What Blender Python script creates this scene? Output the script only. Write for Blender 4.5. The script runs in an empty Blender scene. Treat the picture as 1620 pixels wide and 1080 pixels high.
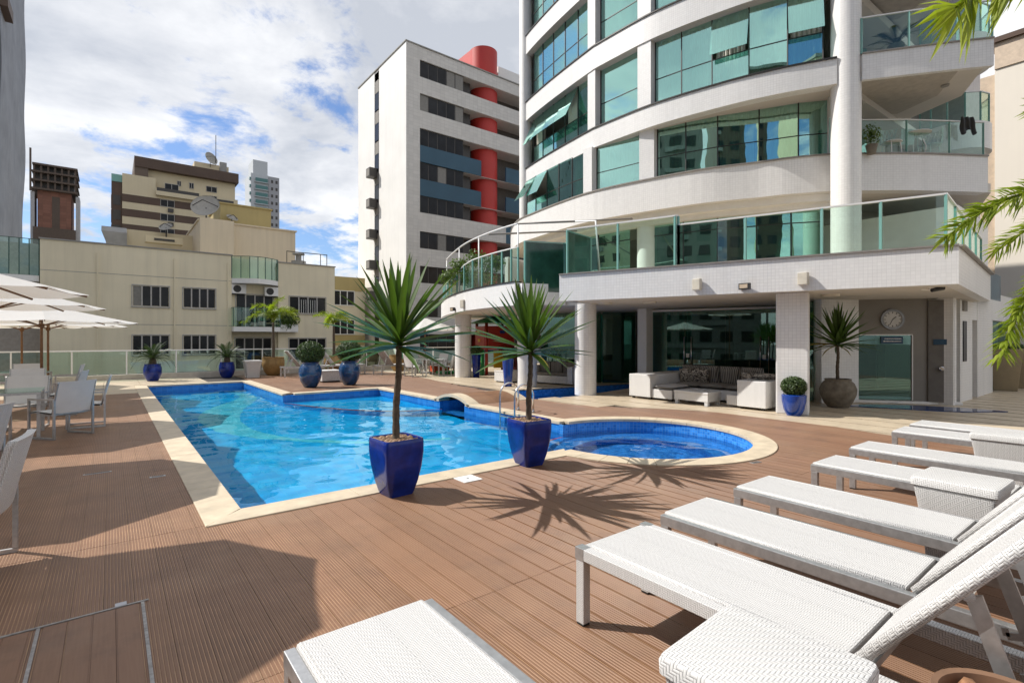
import bpy, bmesh, math, random
from mathutils import Vector, Matrix, noise as mnoise
R = math.radians
rnd = random.Random(7)
S = bpy.context.scene
COL = S.collection
# ------------------------------------------------------------------ camera, sky, sun, exposure
YAW = 38.2
cd = bpy.data.cameras.new('camera'); cam = bpy.data.objects.new('camera', cd); COL.objects.link(cam)
cam.location = (0, 0, 1.57); cam.rotation_euler = (R(90), 0, R(-YAW))
cd.sensor_width = 36; cd.lens = 807 / 1620 * 36; cd.shift_y = -0.003; cd.clip_start = .05; cd.clip_end = 3000
S.camera = cam
SUN_DIR = Vector((.640, -.768, -1.0)).normalized()
SUN_EL, SUN_AZ = R(45), R(-39.8)
sl = bpy.data.lights.new('sun', 'SUN'); so = bpy.data.objects.new('sun', sl); COL.objects.link(so)
sl.energy = 4.6; sl.angle = R(.53); sl.color = (1, .955, .89)
so.rotation_euler = SUN_DIR.to_track_quat('-Z', 'Y').to_euler(); so.location = (-30, 36, 50)
S.view_settings.view_transform = 'Standard'; S.view_settings.look = 'None'
S.view_settings.gamma = 1; S.view_settings.exposure = 0.3; S.view_settings.use_curve_mapping = False
S.render.engine = 'CYCLES'
S.cycles.use_denoising = True
S.cycles.max_bounces = 10; S.cycles.diffuse_bounces = 4; S.cycles.glossy_bounces = 4
S.cycles.transparent_max_bounces = 24; S.cycles.transmission_bounces = 6
S.cycles.caustics_reflective = False; S.cycles.caustics_refractive = True; sl.cycles.is_caustics_light = True
S.cycles.sample_clamp_indirect = 6

class NT:
    """terse node builder"""
    def __init__(s, tree): s.t = tree
    def n(s, typ, ins=None, **kw):
        x = s.t.nodes.new(typ)
        for k, v in kw.items(): setattr(x, k, v)
        for k, v in (ins or {}).items(): s.put(x.inputs[k], v)
        return x
    def put(s, sock, v):
        if isinstance(v, bpy.types.NodeSocket): s.t.links.new(v, sock)
        elif isinstance(v, bpy.types.Node): s.t.links.new(v.outputs[0], sock)
        else:
            if hasattr(sock.default_value, '__len__') and not isinstance(v, str):
                L = len(sock.default_value); v = tuple(v)
                v = v + (1,) * (L - len(v)) if len(v) < L else v[:L]
            sock.default_value = v
    def m(s, op, a, b=0.0, c=0.0, clamp=False):
        x = s.t.nodes.new('ShaderNodeMath'); x.operation = op; x.use_clamp = clamp
        for i, v in enumerate((a, b, c)): s.put(x.inputs[i], v)
        return x.outputs[0]
    def vm(s, op, a, b=(0, 0, 0), scale=None):
        x = s.t.nodes.new('ShaderNodeVectorMath'); x.operation = op
        s.put(x.inputs[0], a); s.put(x.inputs[1], b)
        if scale is not None: s.put(x.inputs[3], scale)
        return x.outputs[0]
    def mix(s, f, a, b, blend='MIX'):
        x = s.t.nodes.new('ShaderNodeMix'); x.data_type = 'RGBA'; x.blend_type = blend
        s.put(x.inputs[0], f); s.put(x.inputs[6], a); s.put(x.inputs[7], b)
        return x.outputs[2]
    def noise(s, vec, scale, detail=4, rough=.55, dist=0.0):
        x = s.n('ShaderNodeTexNoise', {'Scale': scale, 'Detail': detail, 'Roughness': rough, 'Distortion': dist})
        if vec is not None: s.put(x.inputs['Vector'], vec)
        return x.outputs['Fac']
    def ramp(s, f, stops, interp='LINEAR'):
        x = s.t.nodes.new('ShaderNodeValToRGB'); x.color_ramp.interpolation = interp
        el = x.color_ramp.elements
        while len(el) < len(stops): el.new(.5)
        for e, (p, c) in zip(el, stops):
            e.position = p; e.color = (c, c, c, 1) if isinstance(c, (int, float)) else (*c[:3], 1)
        s.put(x.inputs[0], f); return x.outputs[0]
    def sep(s, v):
        x = s.t.nodes.new('ShaderNodeSeparateXYZ'); s.put(x.inputs[0], v); return x.outputs
    def comb(s, x, y, z):
        q = s.t.nodes.new('ShaderNodeCombineXYZ')
        for i, v in enumerate((x, y, z)): s.put(q.inputs[i], v)
        return q.outputs[0]
    def bump(s, h, strength=.3, dist=.01, normal=None):
        x = s.n('ShaderNodeBump', {'Strength': strength, 'Distance': dist, 'Height': h})
        if normal is not None: s.put(x.inputs['Normal'], normal)
        return x.outputs[0]

# sky: physical sky with one broken cloud deck that goes on all round
W = bpy.data.worlds.new('World'); S.world = W; W.use_nodes = True
t = NT(W.node_tree); W.node_tree.nodes.clear()
sky = t.n('ShaderNodeTexSky'); sky.sky_type = 'NISHITA'; sky.sun_disc = False
sky.sun_elevation = SUN_EL; sky.sun_rotation = SUN_AZ; sky.air_density = 1.0; sky.dust_density = .6; sky.ozone_density = 2.0
d = t.n('ShaderNodeTexCoord').outputs['Generated']
dx, dy, dz = t.sep(d)
k = t.m('DIVIDE', 1.0, t.m('ADD', t.m('MAXIMUM', dz, 0.0), .22))
pv = t.comb(t.m('MULTIPLY', dx, k), t.m('MULTIPLY', dy, k), 3.7)
pv2 = t.vm('ADD', pv, (7.3, 2.1, 0))
big = t.noise(pv2, .95, 3, .5)
fine = t.noise(pv2, 4.6, 9, .64, .2)
cov = t.m('ADD', t.m('MULTIPLY', big, .54), t.m('MULTIPLY', fine, .46))
mask = t.ramp(cov, [(.41, 0), (.50, .93)], 'EASE')
shade = t.noise(t.vm('ADD', pv, (1.3, 9.4, 2.0)), 1.5, 7, .6, .25)
ccol = t.ramp(shade, [(.36, (4.9, 5.15, 5.6)), (.5, (7.0, 7.1, 7.3)), (.62, (9.0, 9.0, 9.0))])
skyc = t.mix(1.0, sky.outputs[0], (.80, .92, 1.12), 'MULTIPLY')
bg = t.n('ShaderNodeBackground', {'Color': t.mix(mask, skyc, ccol), 'Strength': .105})
wo = t.n('ShaderNodeOutputWorld'); W.node_tree.links.new(bg.outputs[0], wo.inputs[0])

# ------------------------------------------------------------------ mesh helpers
class MB:
    def __init__(s): s.v = []; s.f = []; s.m = []; s.sm = False
    def add(s, vs, fs, mi=0):
        o = len(s.v); s.v += [tuple(p) for p in vs]
        s.f += [tuple(i + o for i in q) for q in fs]; s.m += [mi] * len(fs); return s
    def box(s, x0, x1, y0, y1, z0, z1, mi=0):
        return s.add([(x0, y0, z0), (x1, y0, z0), (x1, y1, z0), (x0, y1, z0), (x0, y0, z1), (x1, y0, z1), (x1, y1, z1), (x0, y1, z1)],
                     [(3, 2, 1, 0), (4, 5, 6, 7), (0, 1, 5, 4), (1, 2, 6, 5), (2, 3, 7, 6), (3, 0, 4, 7)], mi)
    def bar(s, p, q, w, h, up=(0, 0, 1), mi=0):
        p, q = Vector(p), Vector(q); d = (q - p).normalized(); u = Vector(up)
        a = d.cross(u)
        if a.length < 1e-4: a = d.cross(Vector((1, 0, 0)))
        a.normalize(); b = a.cross(d).normalized(); a = a * w / 2; b = b * h / 2
        vs = [p - a - b, p + a - b, p + a + b, p - a + b, q - a - b, q + a - b, q + a + b, q - a + b]
        return s.add(vs, [(3, 2, 1, 0), (4, 5, 6, 7), (0, 1, 5, 4), (1, 2, 6, 5), (2, 3, 7, 6), (3, 0, 4, 7)][::1], mi)
    def prism(s, poly, z0, z1, mi=0):
        n = len(poly)
        vs = [(x, y, z0) for x, y in poly] + [(x, y, z1) for x, y in poly]
        fs = [tuple(range(n))[::-1], tuple(range(n, 2 * n))] + [(i, (i + 1) % n, n + (i + 1) % n, n + i) for i in range(n)]
        return s.add(vs, fs, mi)
    def tube(s, pts, r, n=8, closed=False, mi=0):
        pts = [Vector(p) for p in pts]; N = len(pts); rs = r if isinstance(r, (list, tuple)) else [r] * N
        rings = []; ref = None
        for i, p in enumerate(pts):
            a = pts[(i - 1) % N] if (closed or i) else p; b = pts[(i + 1) % N] if (closed or i < N - 1) else p
            d = (b - a).normalized()
            if ref is None:
                ref = d.cross(Vector((0, 0, 1)))
                if ref.length < 1e-3: ref = d.cross(Vector((1, 0, 0)))
            ref = (ref - d * ref.dot(d)).normalized(); w = d.cross(ref)
            rings.append([p + (ref * math.cos(6.28318 * j / n) + w * math.sin(6.28318 * j / n)) * rs[i] for j in range(n)])
        vs = [q for rg in rings for q in rg]; fs = []
        for i in range(N if closed else N - 1):
            for j in range(n):
                a, b = i * n + j, i * n + (j + 1) % n; c = ((i + 1) % N) * n
                fs.append((a, b, c + (j + 1) % n, c + j))
        if not closed: fs += [tuple(range(n))[::-1], tuple((N - 1) * n + j for j in range(n))]
        return s.add(vs, fs, mi)
    def lathe(s, prof, n=24, c=(0, 0), mi=0, sx=1, sy=1):
        vs = []; fs = []
        for r, z in prof:
            vs += [(c[0] + r * sx * math.cos(6.28318 * j / n), c[1] + r * sy * math.sin(6.28318 * j / n), z) for j in range(n)]
        for i in range(len(prof) - 1):
            for j in range(n):
                a, b = i * n + j, i * n + (j + 1) % n
                fs.append((a, b, b + n, a + n))
        if prof[0][0] > 1e-4: fs.append(tuple(range(n))[::-1])
        if prof[-1][0] > 1e-4: fs.append(tuple(range((len(prof) - 1) * n, len(prof) * n)))
        return s.add(vs, fs, mi)
    def grid(s, fn, nu, nv, mi=0):
        vs = [fn(i / nu, j / nv) for j in range(nv + 1) for i in range(nu + 1)]
        fs = [(j * (nu + 1) + i, j * (nu + 1) + i + 1, (j + 1) * (nu + 1) + i + 1, (j + 1) * (nu + 1) + i) for j in range(nv) for i in range(nu)]
        return s.add(vs, fs, mi)
    def wall_strip(s, line, z0, z1, off0, off1, mi=0):
        """a band that follows the plan curve `line`, between two inward offsets"""
        nn = []
        for i in range(len(line)):
            a = Vector(line[max(i - 1, 0)]); b = Vector(line[min(i + 1, len(line) - 1)]); d = (b - a).normalized()
            nn.append(Vector((-d.y, d.x)))
        P = [Vector(p) for p in line]
        o = [p + n * off0 for p, n in zip(P, nn)]; i_ = [p + n * off1 for p, n in zip(P, nn)]
        for k in range(len(P) - 1):
            q = [(o[k].x, o[k].y), (o[k + 1].x, o[k + 1].y), (i_[k + 1].x, i_[k + 1].y), (i_[k].x, i_[k].y)]
            vs = [(x, y, z0) for x, y in q] + [(x, y, z1) for x, y in q]
            fs = [(3, 2, 1, 0), (4, 5, 6, 7), (0, 1, 5, 4), (2, 3, 7, 6)]
            if k == 0: fs.append((3, 0, 4, 7))
            if k == len(P) - 2: fs.append((1, 2, 6, 5))
            s.add(vs, fs, mi)
        return s
    def xf(s, M_):
        s.v = [tuple(M_ @ Vector(p)) for p in s.v]; return s
    def mesh(s, name, mats, smooth=False, bevel=0, off=(0, 0, 0), fix=True):
        me = bpy.data.meshes.new(name)
        me.from_pydata([(x - off[0], y - off[1], z - off[2]) for x, y, z in s.v], [], s.f)
        for m_ in (mats if isinstance(mats, (list, tuple)) else [mats]): me.materials.append(m_)
        me.polygons.foreach_set('material_index', s.m)
        if fix or bevel:
            bm = bmesh.new(); bm.from_mesh(me)
            if smooth: bmesh.ops.remove_doubles(bm, verts=bm.verts, dist=1e-5)
            bmesh.ops.recalc_face_normals(bm, faces=bm.faces)
            if bevel: bmesh.ops.bevel(bm, geom=[e for e in bm.edges if len(e.link_faces) == 2 and e.calc_face_angle(0) > .5], offset=bevel, segments=2, affect='EDGES', profile=.6)
            bm.to_mesh(me); bm.free()
        if smooth is True: me.polygons.foreach_set('use_smooth', [True] * len(me.polygons))
        elif smooth:
            me.polygons.foreach_set('use_smooth', [True] * len(me.polygons)); me.set_sharp_from_angle(angle=R(smooth))
        me.update(); return me

def wloc(p): return Vector((0, 0, 0)) if p is None else Vector(p['_w']) if '_w' in p.keys() else Vector(p.location)
def link(name, me, parent=None, loc=None, rot=None):
    o = bpy.data.objects.new(name, me); COL.objects.link(o)
    if parent is not None: o.parent = parent
    if loc is not None: o.location = loc
    if rot is not None: o.rotation_euler = rot
    return o
def part(name, mb, mats, parent, smooth=False, bevel=0, kind=None, label=None, local=False):
    """mesh under a thing; coordinates in world metres unless local"""
    off = (0, 0, 0)
    if not local and parent is not None:
        q = parent; off = Vector((0, 0, 0))
        while q is not None: off += Vector(q.location); q = q.parent
    o = link(name, mb.mesh(name, mats, smooth, bevel, off), parent)
    if kind: o['kind'] = kind
    if label: o['label'] = label
    return o
def thing(name, label, cat, loc=(0, 0, 0), rz=0, group=None):
    o = bpy.data.objects.new(name, None); COL.objects.link(o); o.empty_display_size = .1
    o.location = loc; o.rotation_euler = (0, 0, rz); o['label'] = label; o['category'] = cat
    if group: o['group'] = group
    return o
def one(name, mb, mats, label, cat, group=None, smooth=False, bevel=0, loc=(0, 0, 0), rz=0):
    o = link(name, mb.mesh(name, mats, smooth, bevel), None, loc, (0, 0, rz)); o['label'] = label; o['category'] = cat
    if group: o['group'] = group
    return o
def structure(name, mb=None, mats=None, smooth=False, kind='structure'):
    o = link(name, mb.mesh(name, mats, smooth) if mb else None); o['kind'] = kind
    return o
def dup(src, loc, rz=0, label=None, group=None):
    r = src.copy(); COL.objects.link(r); r.location = loc; r.rotation_euler = (0, 0, rz)
    if label: r['label'] = label
    if group: r['group'] = group
    for ch in list(src.children):
        c_ = ch.copy(); COL.objects.link(c_); c_.parent = r
        for g in ch.children:
            e = g.copy(); COL.objects.link(e); e.parent = c_
    return r
def spline(pts, per=6):
    out = []
    P = [Vector((*p, 0)[:3]) if len(p) == 2 else Vector(p) for p in pts]
    for i in range(len(P) - 1):
        a, b, c_, d_ = P[max(i - 1, 0)], P[i], P[i + 1], P[min(i + 2, len(P) - 1)]
        for j in range(per):
            u = j / per
            out.append(.5 * (2 * b + (c_ - a) * u + (2 * a - 5 * b + 4 * c_ - d_) * u * u + (3 * b - a - 3 * c_ + d_) * u ** 3))
    out.append(P[-1]); return out

# ------------------------------------------------------------------ materials
MATS = {}
def newmat(name):
    m = bpy.data.materials.new(name); m.use_nodes = True; m.node_tree.nodes.clear(); MATS[name] = m
    t = NT(m.node_tree); out = t.n('ShaderNodeOutputMaterial')
    return m, t, out
def bsdf(t, out, **ins):
    b = t.n('ShaderNodeBsdfPrincipled', {k.replace('_', ' '): v for k, v in ins.items()})
    t.t.links.new(b.outputs[0], out.inputs[0]); return b
def geo(t): return t.n('ShaderNodeNewGeometry')
def simple(name, col, rough=.5, metal=0, var=.12, scale=6, bump=0, bscale=80, coat=0, spec=.5, streak=0, rvar=.15, objspace=False):
    m, t, out = newmat(name)
    pos = t.n('ShaderNodeTexCoord').outputs['Object'] if objspace else geo(t).outputs['Position']
    a = t.noise(pos, scale, 5, .6)
    c = t.mix(t.ramp(a, [(.3, 0), (.7, 1)]), tuple(x * (1 - var) for x in col), tuple(min(1, x * (1 + var)) for x in col))
    if streak:
        st = t.noise(t.vm('MULTIPLY', pos, (2.2, 2.2, .10)), 1.4, 6, .65)
        c = t.mix(t.m('MULTIPLY', t.ramp(st, [(.45, 0), (.75, 1)]), streak), c, tuple(x * .45 for x in col))
    b = bsdf(t, out, Base_Color=c, Metallic=metal)
    t.put(b.inputs['Roughness'], t.m('ADD', rough - rvar / 2, t.m('MULTIPLY', t.noise(pos, scale * 2.3, 3), rvar)))
    b.inputs['Specular IOR Level'].default_value = spec
    if coat: b.inputs['Coat Weight'].default_value = coat; b.inputs['Coat Roughness'].default_value = .06
    if bump: t.put(b.inputs['Normal'], t.bump(t.noise(pos, bscale, 4, .6), bump, .004))
    return m
def axis_uv(t):
    """u along the wall whatever way it faces, v up"""
    g = geo(t); x, y, z = t.sep(g.outputs['Position']); nx, ny, nz = t.sep(g.outputs['True Normal'])
    sel = t.m('GREATER_THAN', t.m('ABSOLUTE', nx), t.m('ABSOLUTE', ny))
    u = t.m('ADD', t.m('MULTIPLY', sel, y), t.m('MULTIPLY', t.m('SUBTRACT', 1.0, sel), x))
    flat = t.m('GREATER_THAN', t.m('ABSOLUTE', nz), .8)
    v = t.m('ADD', t.m('MULTIPLY', flat, y), t.m('MULTIPLY', t.m('SUBTRACT', 1.0, flat), z))
    u = t.m('ADD', t.m('MULTIPLY', flat, x), t.m('MULTIPLY', t.m('SUBTRACT', 1.0, flat), u))
    return u, v, g
def lines(t, u, per, w):
    """1 on the joint, 0 on the tile"""
    fr = t.m('FRACT', t.m('DIVIDE', u, per))
    e = t.m('MINIMUM', fr, t.m('SUBTRACT', 1.0, fr))
    return t.m('SUBTRACT', 1.0, t.m('SMOOTH_MIN', t.m('DIVIDE', e, w / per), 1.0, .1), clamp=True)
def tiled(name, col, joint, tw, th, jw, rough=.3, var=.08, bumpk=.4, stain=.12):
    m, t, out = newmat(name)
    u, v, g = axis_uv(t)
    j = t.m('MAXIMUM', lines(t, u, tw, jw), lines(t, v, th, jw))
    cell = t.comb(t.m('FLOOR', t.m('DIVIDE', u, tw)), t.m('FLOOR', t.m('DIVIDE', v, th)), 0.0)
    wn = t.n('ShaderNodeTexWhiteNoise', {'Vector': cell}); wn.noise_dimensions = '3D'
    base = t.mix(wn.outputs['Value'], tuple(x * (1 - var) for x in col), tuple(min(1, x * (1 + var)) for x in col))
    st = t.noise(t.vm('MULTIPLY', g.outputs['Position'], (2.6, 2.6, .16)), 1.2, 6, .65)
    patchy = t.noise(g.outputs['Position'], .7, 3)
    jf = t.m('MULTIPLY', j, t.ramp(patchy, [(.35, .25), (.65, .9)]))
    base = t.mix(jf, base, joint)
    base = t.mix(t.m('MULTIPLY', t.ramp(st, [(.5, 0), (.8, 1)]), stain), base, tuple(x * .5 for x in col))
    b = bsdf(t, out, Base_Color=base)
    t.put(b.inputs['Roughness'], t.m('ADD', rough, t.m('MULTIPLY', j, .4)))
    hh = t.m('SUBTRACT', t.m('MULTIPLY', wn.outputs['Value'], .25), j)
    t.put(b.inputs['Normal'], t.bump(hh, bumpk, .003))
    return m
def glass(name, tint, refl=(1, 1, 1), base=.04, edge=.9, rough=.0, wav=0):
    """thin pane: tinted see-through layer plus a fresnel-weighted mirror layer"""
    m, t, out = newmat(name)
    lw = t.n('ShaderNodeLayerWeight', {'Blend': .5})
    fz = t.m('POWER', lw.outputs['Facing'], 4.0)
    f_ = t.m('ADD', base, t.m('MULTIPLY', fz, edge - base), clamp=True)
    tr = t.n('ShaderNodeBsdfTransparent', {'Color': tint})
    gl = t.n('ShaderNodeBsdfGlossy', {'Color': refl, 'Roughness': rough})
    if wav:
        h_ = t.noise(geo(t).outputs['Position'], .9, 2, .4)
        nb = t.bump(h_, wav, .05); t.put(gl.inputs['Normal'], nb)
    mx = t.n('ShaderNodeMixShader', {0: f_, 1: tr.outputs[0], 2: gl.outputs[0]})
    t.t.links.new(mx.outputs[0], out.inputs[0]); return m
def leafmat(name, c0, c1, rough=.4, trans=.25):
    m, t, out = newmat(name)
    g = geo(t); oi = t.n('ShaderNodeObjectInfo')
    f1 = t.m('ADD', t.m('MULTIPLY', g.outputs['Random Per Island'], .5), t.m('MULTIPLY', oi.outputs['Random'], .25))
    f1 = t.m('ADD', f1, t.m('MULTIPLY', t.noise(g.outputs['Position'], 9, 3), .35), clamp=True)
    c = t.mix(f1, c0, c1)
    b = t.n('ShaderNodeBsdfPrincipled', {'Base Color': c, 'Roughness': rough})
    tr = t.n('ShaderNodeBsdfTranslucent', {'Color': t.mix(1.0, c, (1.3, 1.5, .5), 'MULTIPLY')})
    mx = t.n('ShaderNodeMixShader', {0: trans, 1: b.outputs[0], 2: tr.outputs[0]})
    t.t.links.new(mx.outputs[0], out.inputs[0]); return m
def wicker(name, col, pitch=.011, chev=0):
    """woven flat strand: over-two-under-two twill with dark gaps"""
    m, t, out = newmat(name)
    ob = t.n('ShaderNodeTexCoord').outputs['Object']; g = t.n('ShaderNodeNewGeometry')
    x, y, z = t.sep(ob); nv = t.n('ShaderNodeVectorTransform', {'Vector': g.outputs['True Normal']}); nv.vector_type = 'NORMAL'; nv.convert_from = 'WORLD'; nv.convert_to = 'OBJECT'
    nx, ny, nz = t.sep(nv.outputs[0])
    flat = t.m('GREATER_THAN', t.m('ABSOLUTE', nz), .5); inv = t.m('SUBTRACT', 1.0, flat)
    sel = t.m('GREATER_THAN', t.m('ABSOLUTE', nx), t.m('ABSOLUTE', ny))
    us = t.m('ADD', t.m('MULTIPLY', sel, y), t.m('MULTIPLY', t.m('SUBTRACT', 1.0, sel), x))
    u = t.m('ADD', t.m('MULTIPLY', flat, x), t.m('MULTIPLY', inv, us))
    v = t.m('ADD', t.m('MULTIPLY', flat, y), t.m('MULTIPLY', inv, z))
    wob = t.noise(ob, 14, 2)
    if chev: u0 = t.m('ABSOLUTE', t.m('SUBTRACT', t.m('PINGPONG', u, chev), 0.0))
    else: u0 = u
    wv = t.m('MULTIPLY', t.m('SUBTRACT', wob, .5), pitch * .55)
    U = t.m('ADD', t.m('DIVIDE', t.m('ADD', u0, wv), pitch), 400.0); V = t.m('ADD', t.m('DIVIDE', t.m('ADD', v, wv), pitch), 400.0)
    fu, fv = t.m('FRACT', U), t.m('FRACT', V)
    kk = t.m('MODULO', t.m('ADD', t.m('FLOOR', U), t.m('FLOOR', V)), 4.0)
    over = t.m('LESS_THAN', kk, 1.5)
    pu = t.m('MULTIPLY', fu, t.m('SUBTRACT', 1.0, fu)); pvv = t.m('MULTIPLY', fv, t.m('SUBTRACT', 1.0, fv))
    h = t.m('MULTIPLY', t.m('ADD', t.m('MULTIPLY', over, pu), t.m('MULTIPLY', t.m('SUBTRACT', 1.0, over), pvv)), 4.0)
    gap = t.m('MULTIPLY', t.m('LESS_THAN', h, .36), t.m('LESS_THAN', t.m('MINIMUM', pu, pvv), .13))
    wn = t.n('ShaderNodeTexWhiteNoise', {'Vector': t.comb(t.m('FLOOR', U), 0.0, 0.0)})
    c = t.mix(wn.outputs['Value'], tuple(q * .93 for q in col), col)
    c = t.mix(t.m('MULTIPLY', gap, .85), c, tuple(q * .22 for q in col))
    b = bsdf(t, out, Base_Color=c, Roughness=.42)
    t.put(b.inputs['Normal'], t.bump(h, .45, .003)); return m
WHITE = simple('white_paint', (.80, .79, .77), .5, var=.04, scale=3)
WMETAL = simple('white_metal', (.78, .78, .77), .35, var=.04)
ALU = simple('brushed_aluminium', (.50, .50, .50), .42, .85, var=.14, scale=25)
STEEL = simple('polished_steel', (.62, .62, .63), .18, 1.0, var=.05)
DARKM = simple('dark_metal', (.035, .033, .032), .45, .3)
BLACK = simple('black_plastic', (.02, .02, .02), .5)
TILE = tiled('white_facade_tile', (.77, .76, .745), (.50, .49, .48), .066, .066, .004, rough=.35, var=.03, bumpk=.2, stain=.22)
TILEFAR = tiled('white_far_tile', (.60, .575, .53), (.42, .40, .37), .45, .30, .02, rough=.5, var=.05, stain=.16)
WHITEW = simple('white_tower_paint', (.78, .765, .73), .6, var=.05, scale=.4, streak=.10)
CREAM = simple('cream_render', (.76, .68, .50), .8, var=.06, scale=.35, bump=.2, bscale=12, streak=.20)
CREAM2 = simple('peach_render', (.66, .56, .41), .8, var=.05, scale=.3, bump=.2, bscale=12, streak=.25)
YELLOW = simple('mustard_render', (.45, .36, .16), .8, var=.08, scale=.3, streak=.15)
BROWN = simple('brown_cladding', (.085, .05, .032), .6, var=.15, scale=.4)
STRIPE = simple('striped_cream_render', (.62, .53, .36), .75, var=.05, scale=.2, streak=.10)
RED = simple('red_paint', (.46, .03, .02), .55, var=.08, scale=.4)
BLUEP = simple('slate_blue_paint', (.03, .085, .13), .6, var=.12, scale=.5)
SOFFIT = simple('soffit_plaster', (.66, .62, .57), .75, var=.05, scale=1.2)
GREYW = simple('grey_render', (.23, .215, .195), .8, var=.06, scale=2)
STONE = simple('travertine', (.56, .47, .34), .55, var=.16, scale=4, bump=.25, bscale=30, streak=0)
STONE2 = simple('beige_paving', (.52, .43, .31), .42, var=.12, scale=2.2, bump=.15, bscale=40)
JOINT = simple('joint_dark', (.05, .04, .033), .9)
CONC = simple('concrete', (.30, .29, .27), .85, var=.15, scale=1.5)
RAILGLASS = glass('rail_glass', (.84, .945, .905), (.9, 1, .97), .05, .85)
RAILEDGE = simple('glass_edge_post', (.17, .36, .32), .25, var=.05)
TOWERGLASS = glass('tower_glass', (.66, .86, .80), (.64, .99, .91), .48, .88, .0, .06)
DARKGLASS = glass('shopfront_glass', (.42, .64, .57), (.75, 1, .95), .10, .85)
FARGLASS = simple('far_window_glass', (.014, .015, .017), .16, spec=.22, var=.5, scale=.9)
POTBLUE = simple('cobalt_glaze', (.003, .020, .19), .22, var=.45, scale=5, coat=.25, spec=.35)
POTTEAL = simple('petrol_blue_glaze', (.012, .06, .17), .2, var=.3, scale=9, coat=.5)
OCHRE = simple('ochre_pot', (.30, .19, .07), .55, var=.25, scale=8, bump=.2, bscale=30)
CLAY = simple('stone_pot', (.17, .145, .11), .8, var=.35, scale=7, bump=.5, bscale=30)
TERRA = simple('terracotta', (.19, .105, .06), .75, var=.15, scale=14)
TAUPE = simple('taupe_planter', (.36, .28, .17), .5, var=.06)
PEBBLE = simple('pebble', (.32, .20, .12), .6, var=.55, scale=60)
SOIL = simple('soil', (.05, .035, .025), .95)
WICK = wicker('white_wicker', (.76, .75, .73), .009)
WICKC = wicker('white_wicker_chevron', (.66, .65, .635), .0085, .12)
WICKT = wicker('white_wicker_coarse', (.66, .65, .635), .011)
WICKW = wicker('wrapped_strand', (.64, .63, .615), .009)
SLING = simple('white_sling', (.72, .72, .71), .6, var=.04, bump=.3, bscale=400)
def canvas():
    m, t, out = newmat('white_canvas'); pos = geo(t).outputs['Position']
    c = t.mix(t.noise(pos, 2.5, 4), (.70, .69, .66), (.80, .79, .77)); nb = t.bump(t.noise(pos, 7, 3), .25, .02)
    d1 = t.n('ShaderNodeBsdfDiffuse', {'Color': c, 'Normal': nb}); d2 = t.n('ShaderNodeBsdfTranslucent', {'Color': (.74, .70, .62, 1)})
    mx = t.n('ShaderNodeMixShader', {0: .32, 1: d1.outputs[0], 2: d2.outputs[0]}); t.t.links.new(mx.outputs[0], out.inputs[0]); return m
CANVAS = canvas()
WOOD = simple('umbrella_wood', (.20, .095, .035), .45, var=.25, scale=20)
BARK = simple('bark', (.085, .065, .045), .9, var=.4, scale=30, bump=.8, bscale=50)
YUCCA = leafmat('dracaena_leaf', (.026, .062, .012), (.095, .165, .03), .42, .25)
CYCAD = leafmat('cycad_leaf', (.014, .032, .010), (.045, .08, .018), .6, .15)
DRY = leafmat('dry_leaf', (.20, .15, .04), (.34, .27, .08), .6, .25)
PALM = leafmat('palm_leaf', (.13, .20, .015), (.38, .42, .05), .4, .42)
BOX = leafmat('boxwood_leaf', (.02, .045, .01), (.07, .12, .02), .5, .15)
SHRUB = leafmat('shrub_leaf', (.04, .08, .015), (.13, .20, .03), .5, .25)
CURT = simple('curtain_cloth', (.80, .78, .70), .9, var=.06)
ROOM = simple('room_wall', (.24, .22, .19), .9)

def deckmat():
    m, t, out = newmat('composite_board')
    ob = t.n('ShaderNodeTexCoord').outputs['Object']; g = geo(t); oi = t.n('ShaderNodeObjectInfo')
    rp = t.m('ADD', t.m('MULTIPLY', oi.outputs['Random'], .5), t.m('MULTIPLY', g.outputs['Random Per Island'], .5))
    big = t.noise(g.outputs['Position'], .55, 5, .65); grain = t.noise(t.vm('MULTIPLY', g.outputs['Position'], (60, 2.5, 1)), 1.5, 4)
    c = t.mix(rp, (.118, .054, .027), (.232, .116, .062))
    c = t.mix(t.m('MULTIPLY', t.ramp(grain, [(.35, 0), (.7, 1)]), .45), c, (.27, .150, .085))
    c = t.mix(t.m('MULTIPLY', t.ramp(big, [(.42, 0), (.68, 1)]), .40), c, (.25, .150, .085))
    c = t.mix(t.m('MULTIPLY', t.ramp(t.noise(g.outputs['Position'], 1.9, 6, .7), [(.52, 0), (.72, 1)]), .5), c, (.105, .056, .034))
    c = t.mix(t.m('MULTIPLY', t.ramp(t.noise(t.vm('ADD', g.outputs['Position'], (31, 7, 0)), .8, 5, .65), [(.54, 0), (.7, 1)]), .40), c, (.29, .19, .12))
    b = bsdf(t, out, Base_Color=c); b.inputs['Specular IOR Level'].default_value = .4
    t.put(b.inputs['Roughness'], t.m('ADD', .32, t.m('MULTIPLY', big, .3)))
    return m
BOARD = deckmat()
GROOVE = simple('worn_sunlit_groove', (.37, .225, .13), .6, var=.35, scale=3)  # groove wear, plus sunlight on the groove walls put into the pale colour

# ---- ground far below, podium body under the deck
structure('ground', MB().box(-900, 900, -900, 900, -9.2, -9.0), simple('city_ground', (.10, .10, .095), .9, scale=.05))
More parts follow.
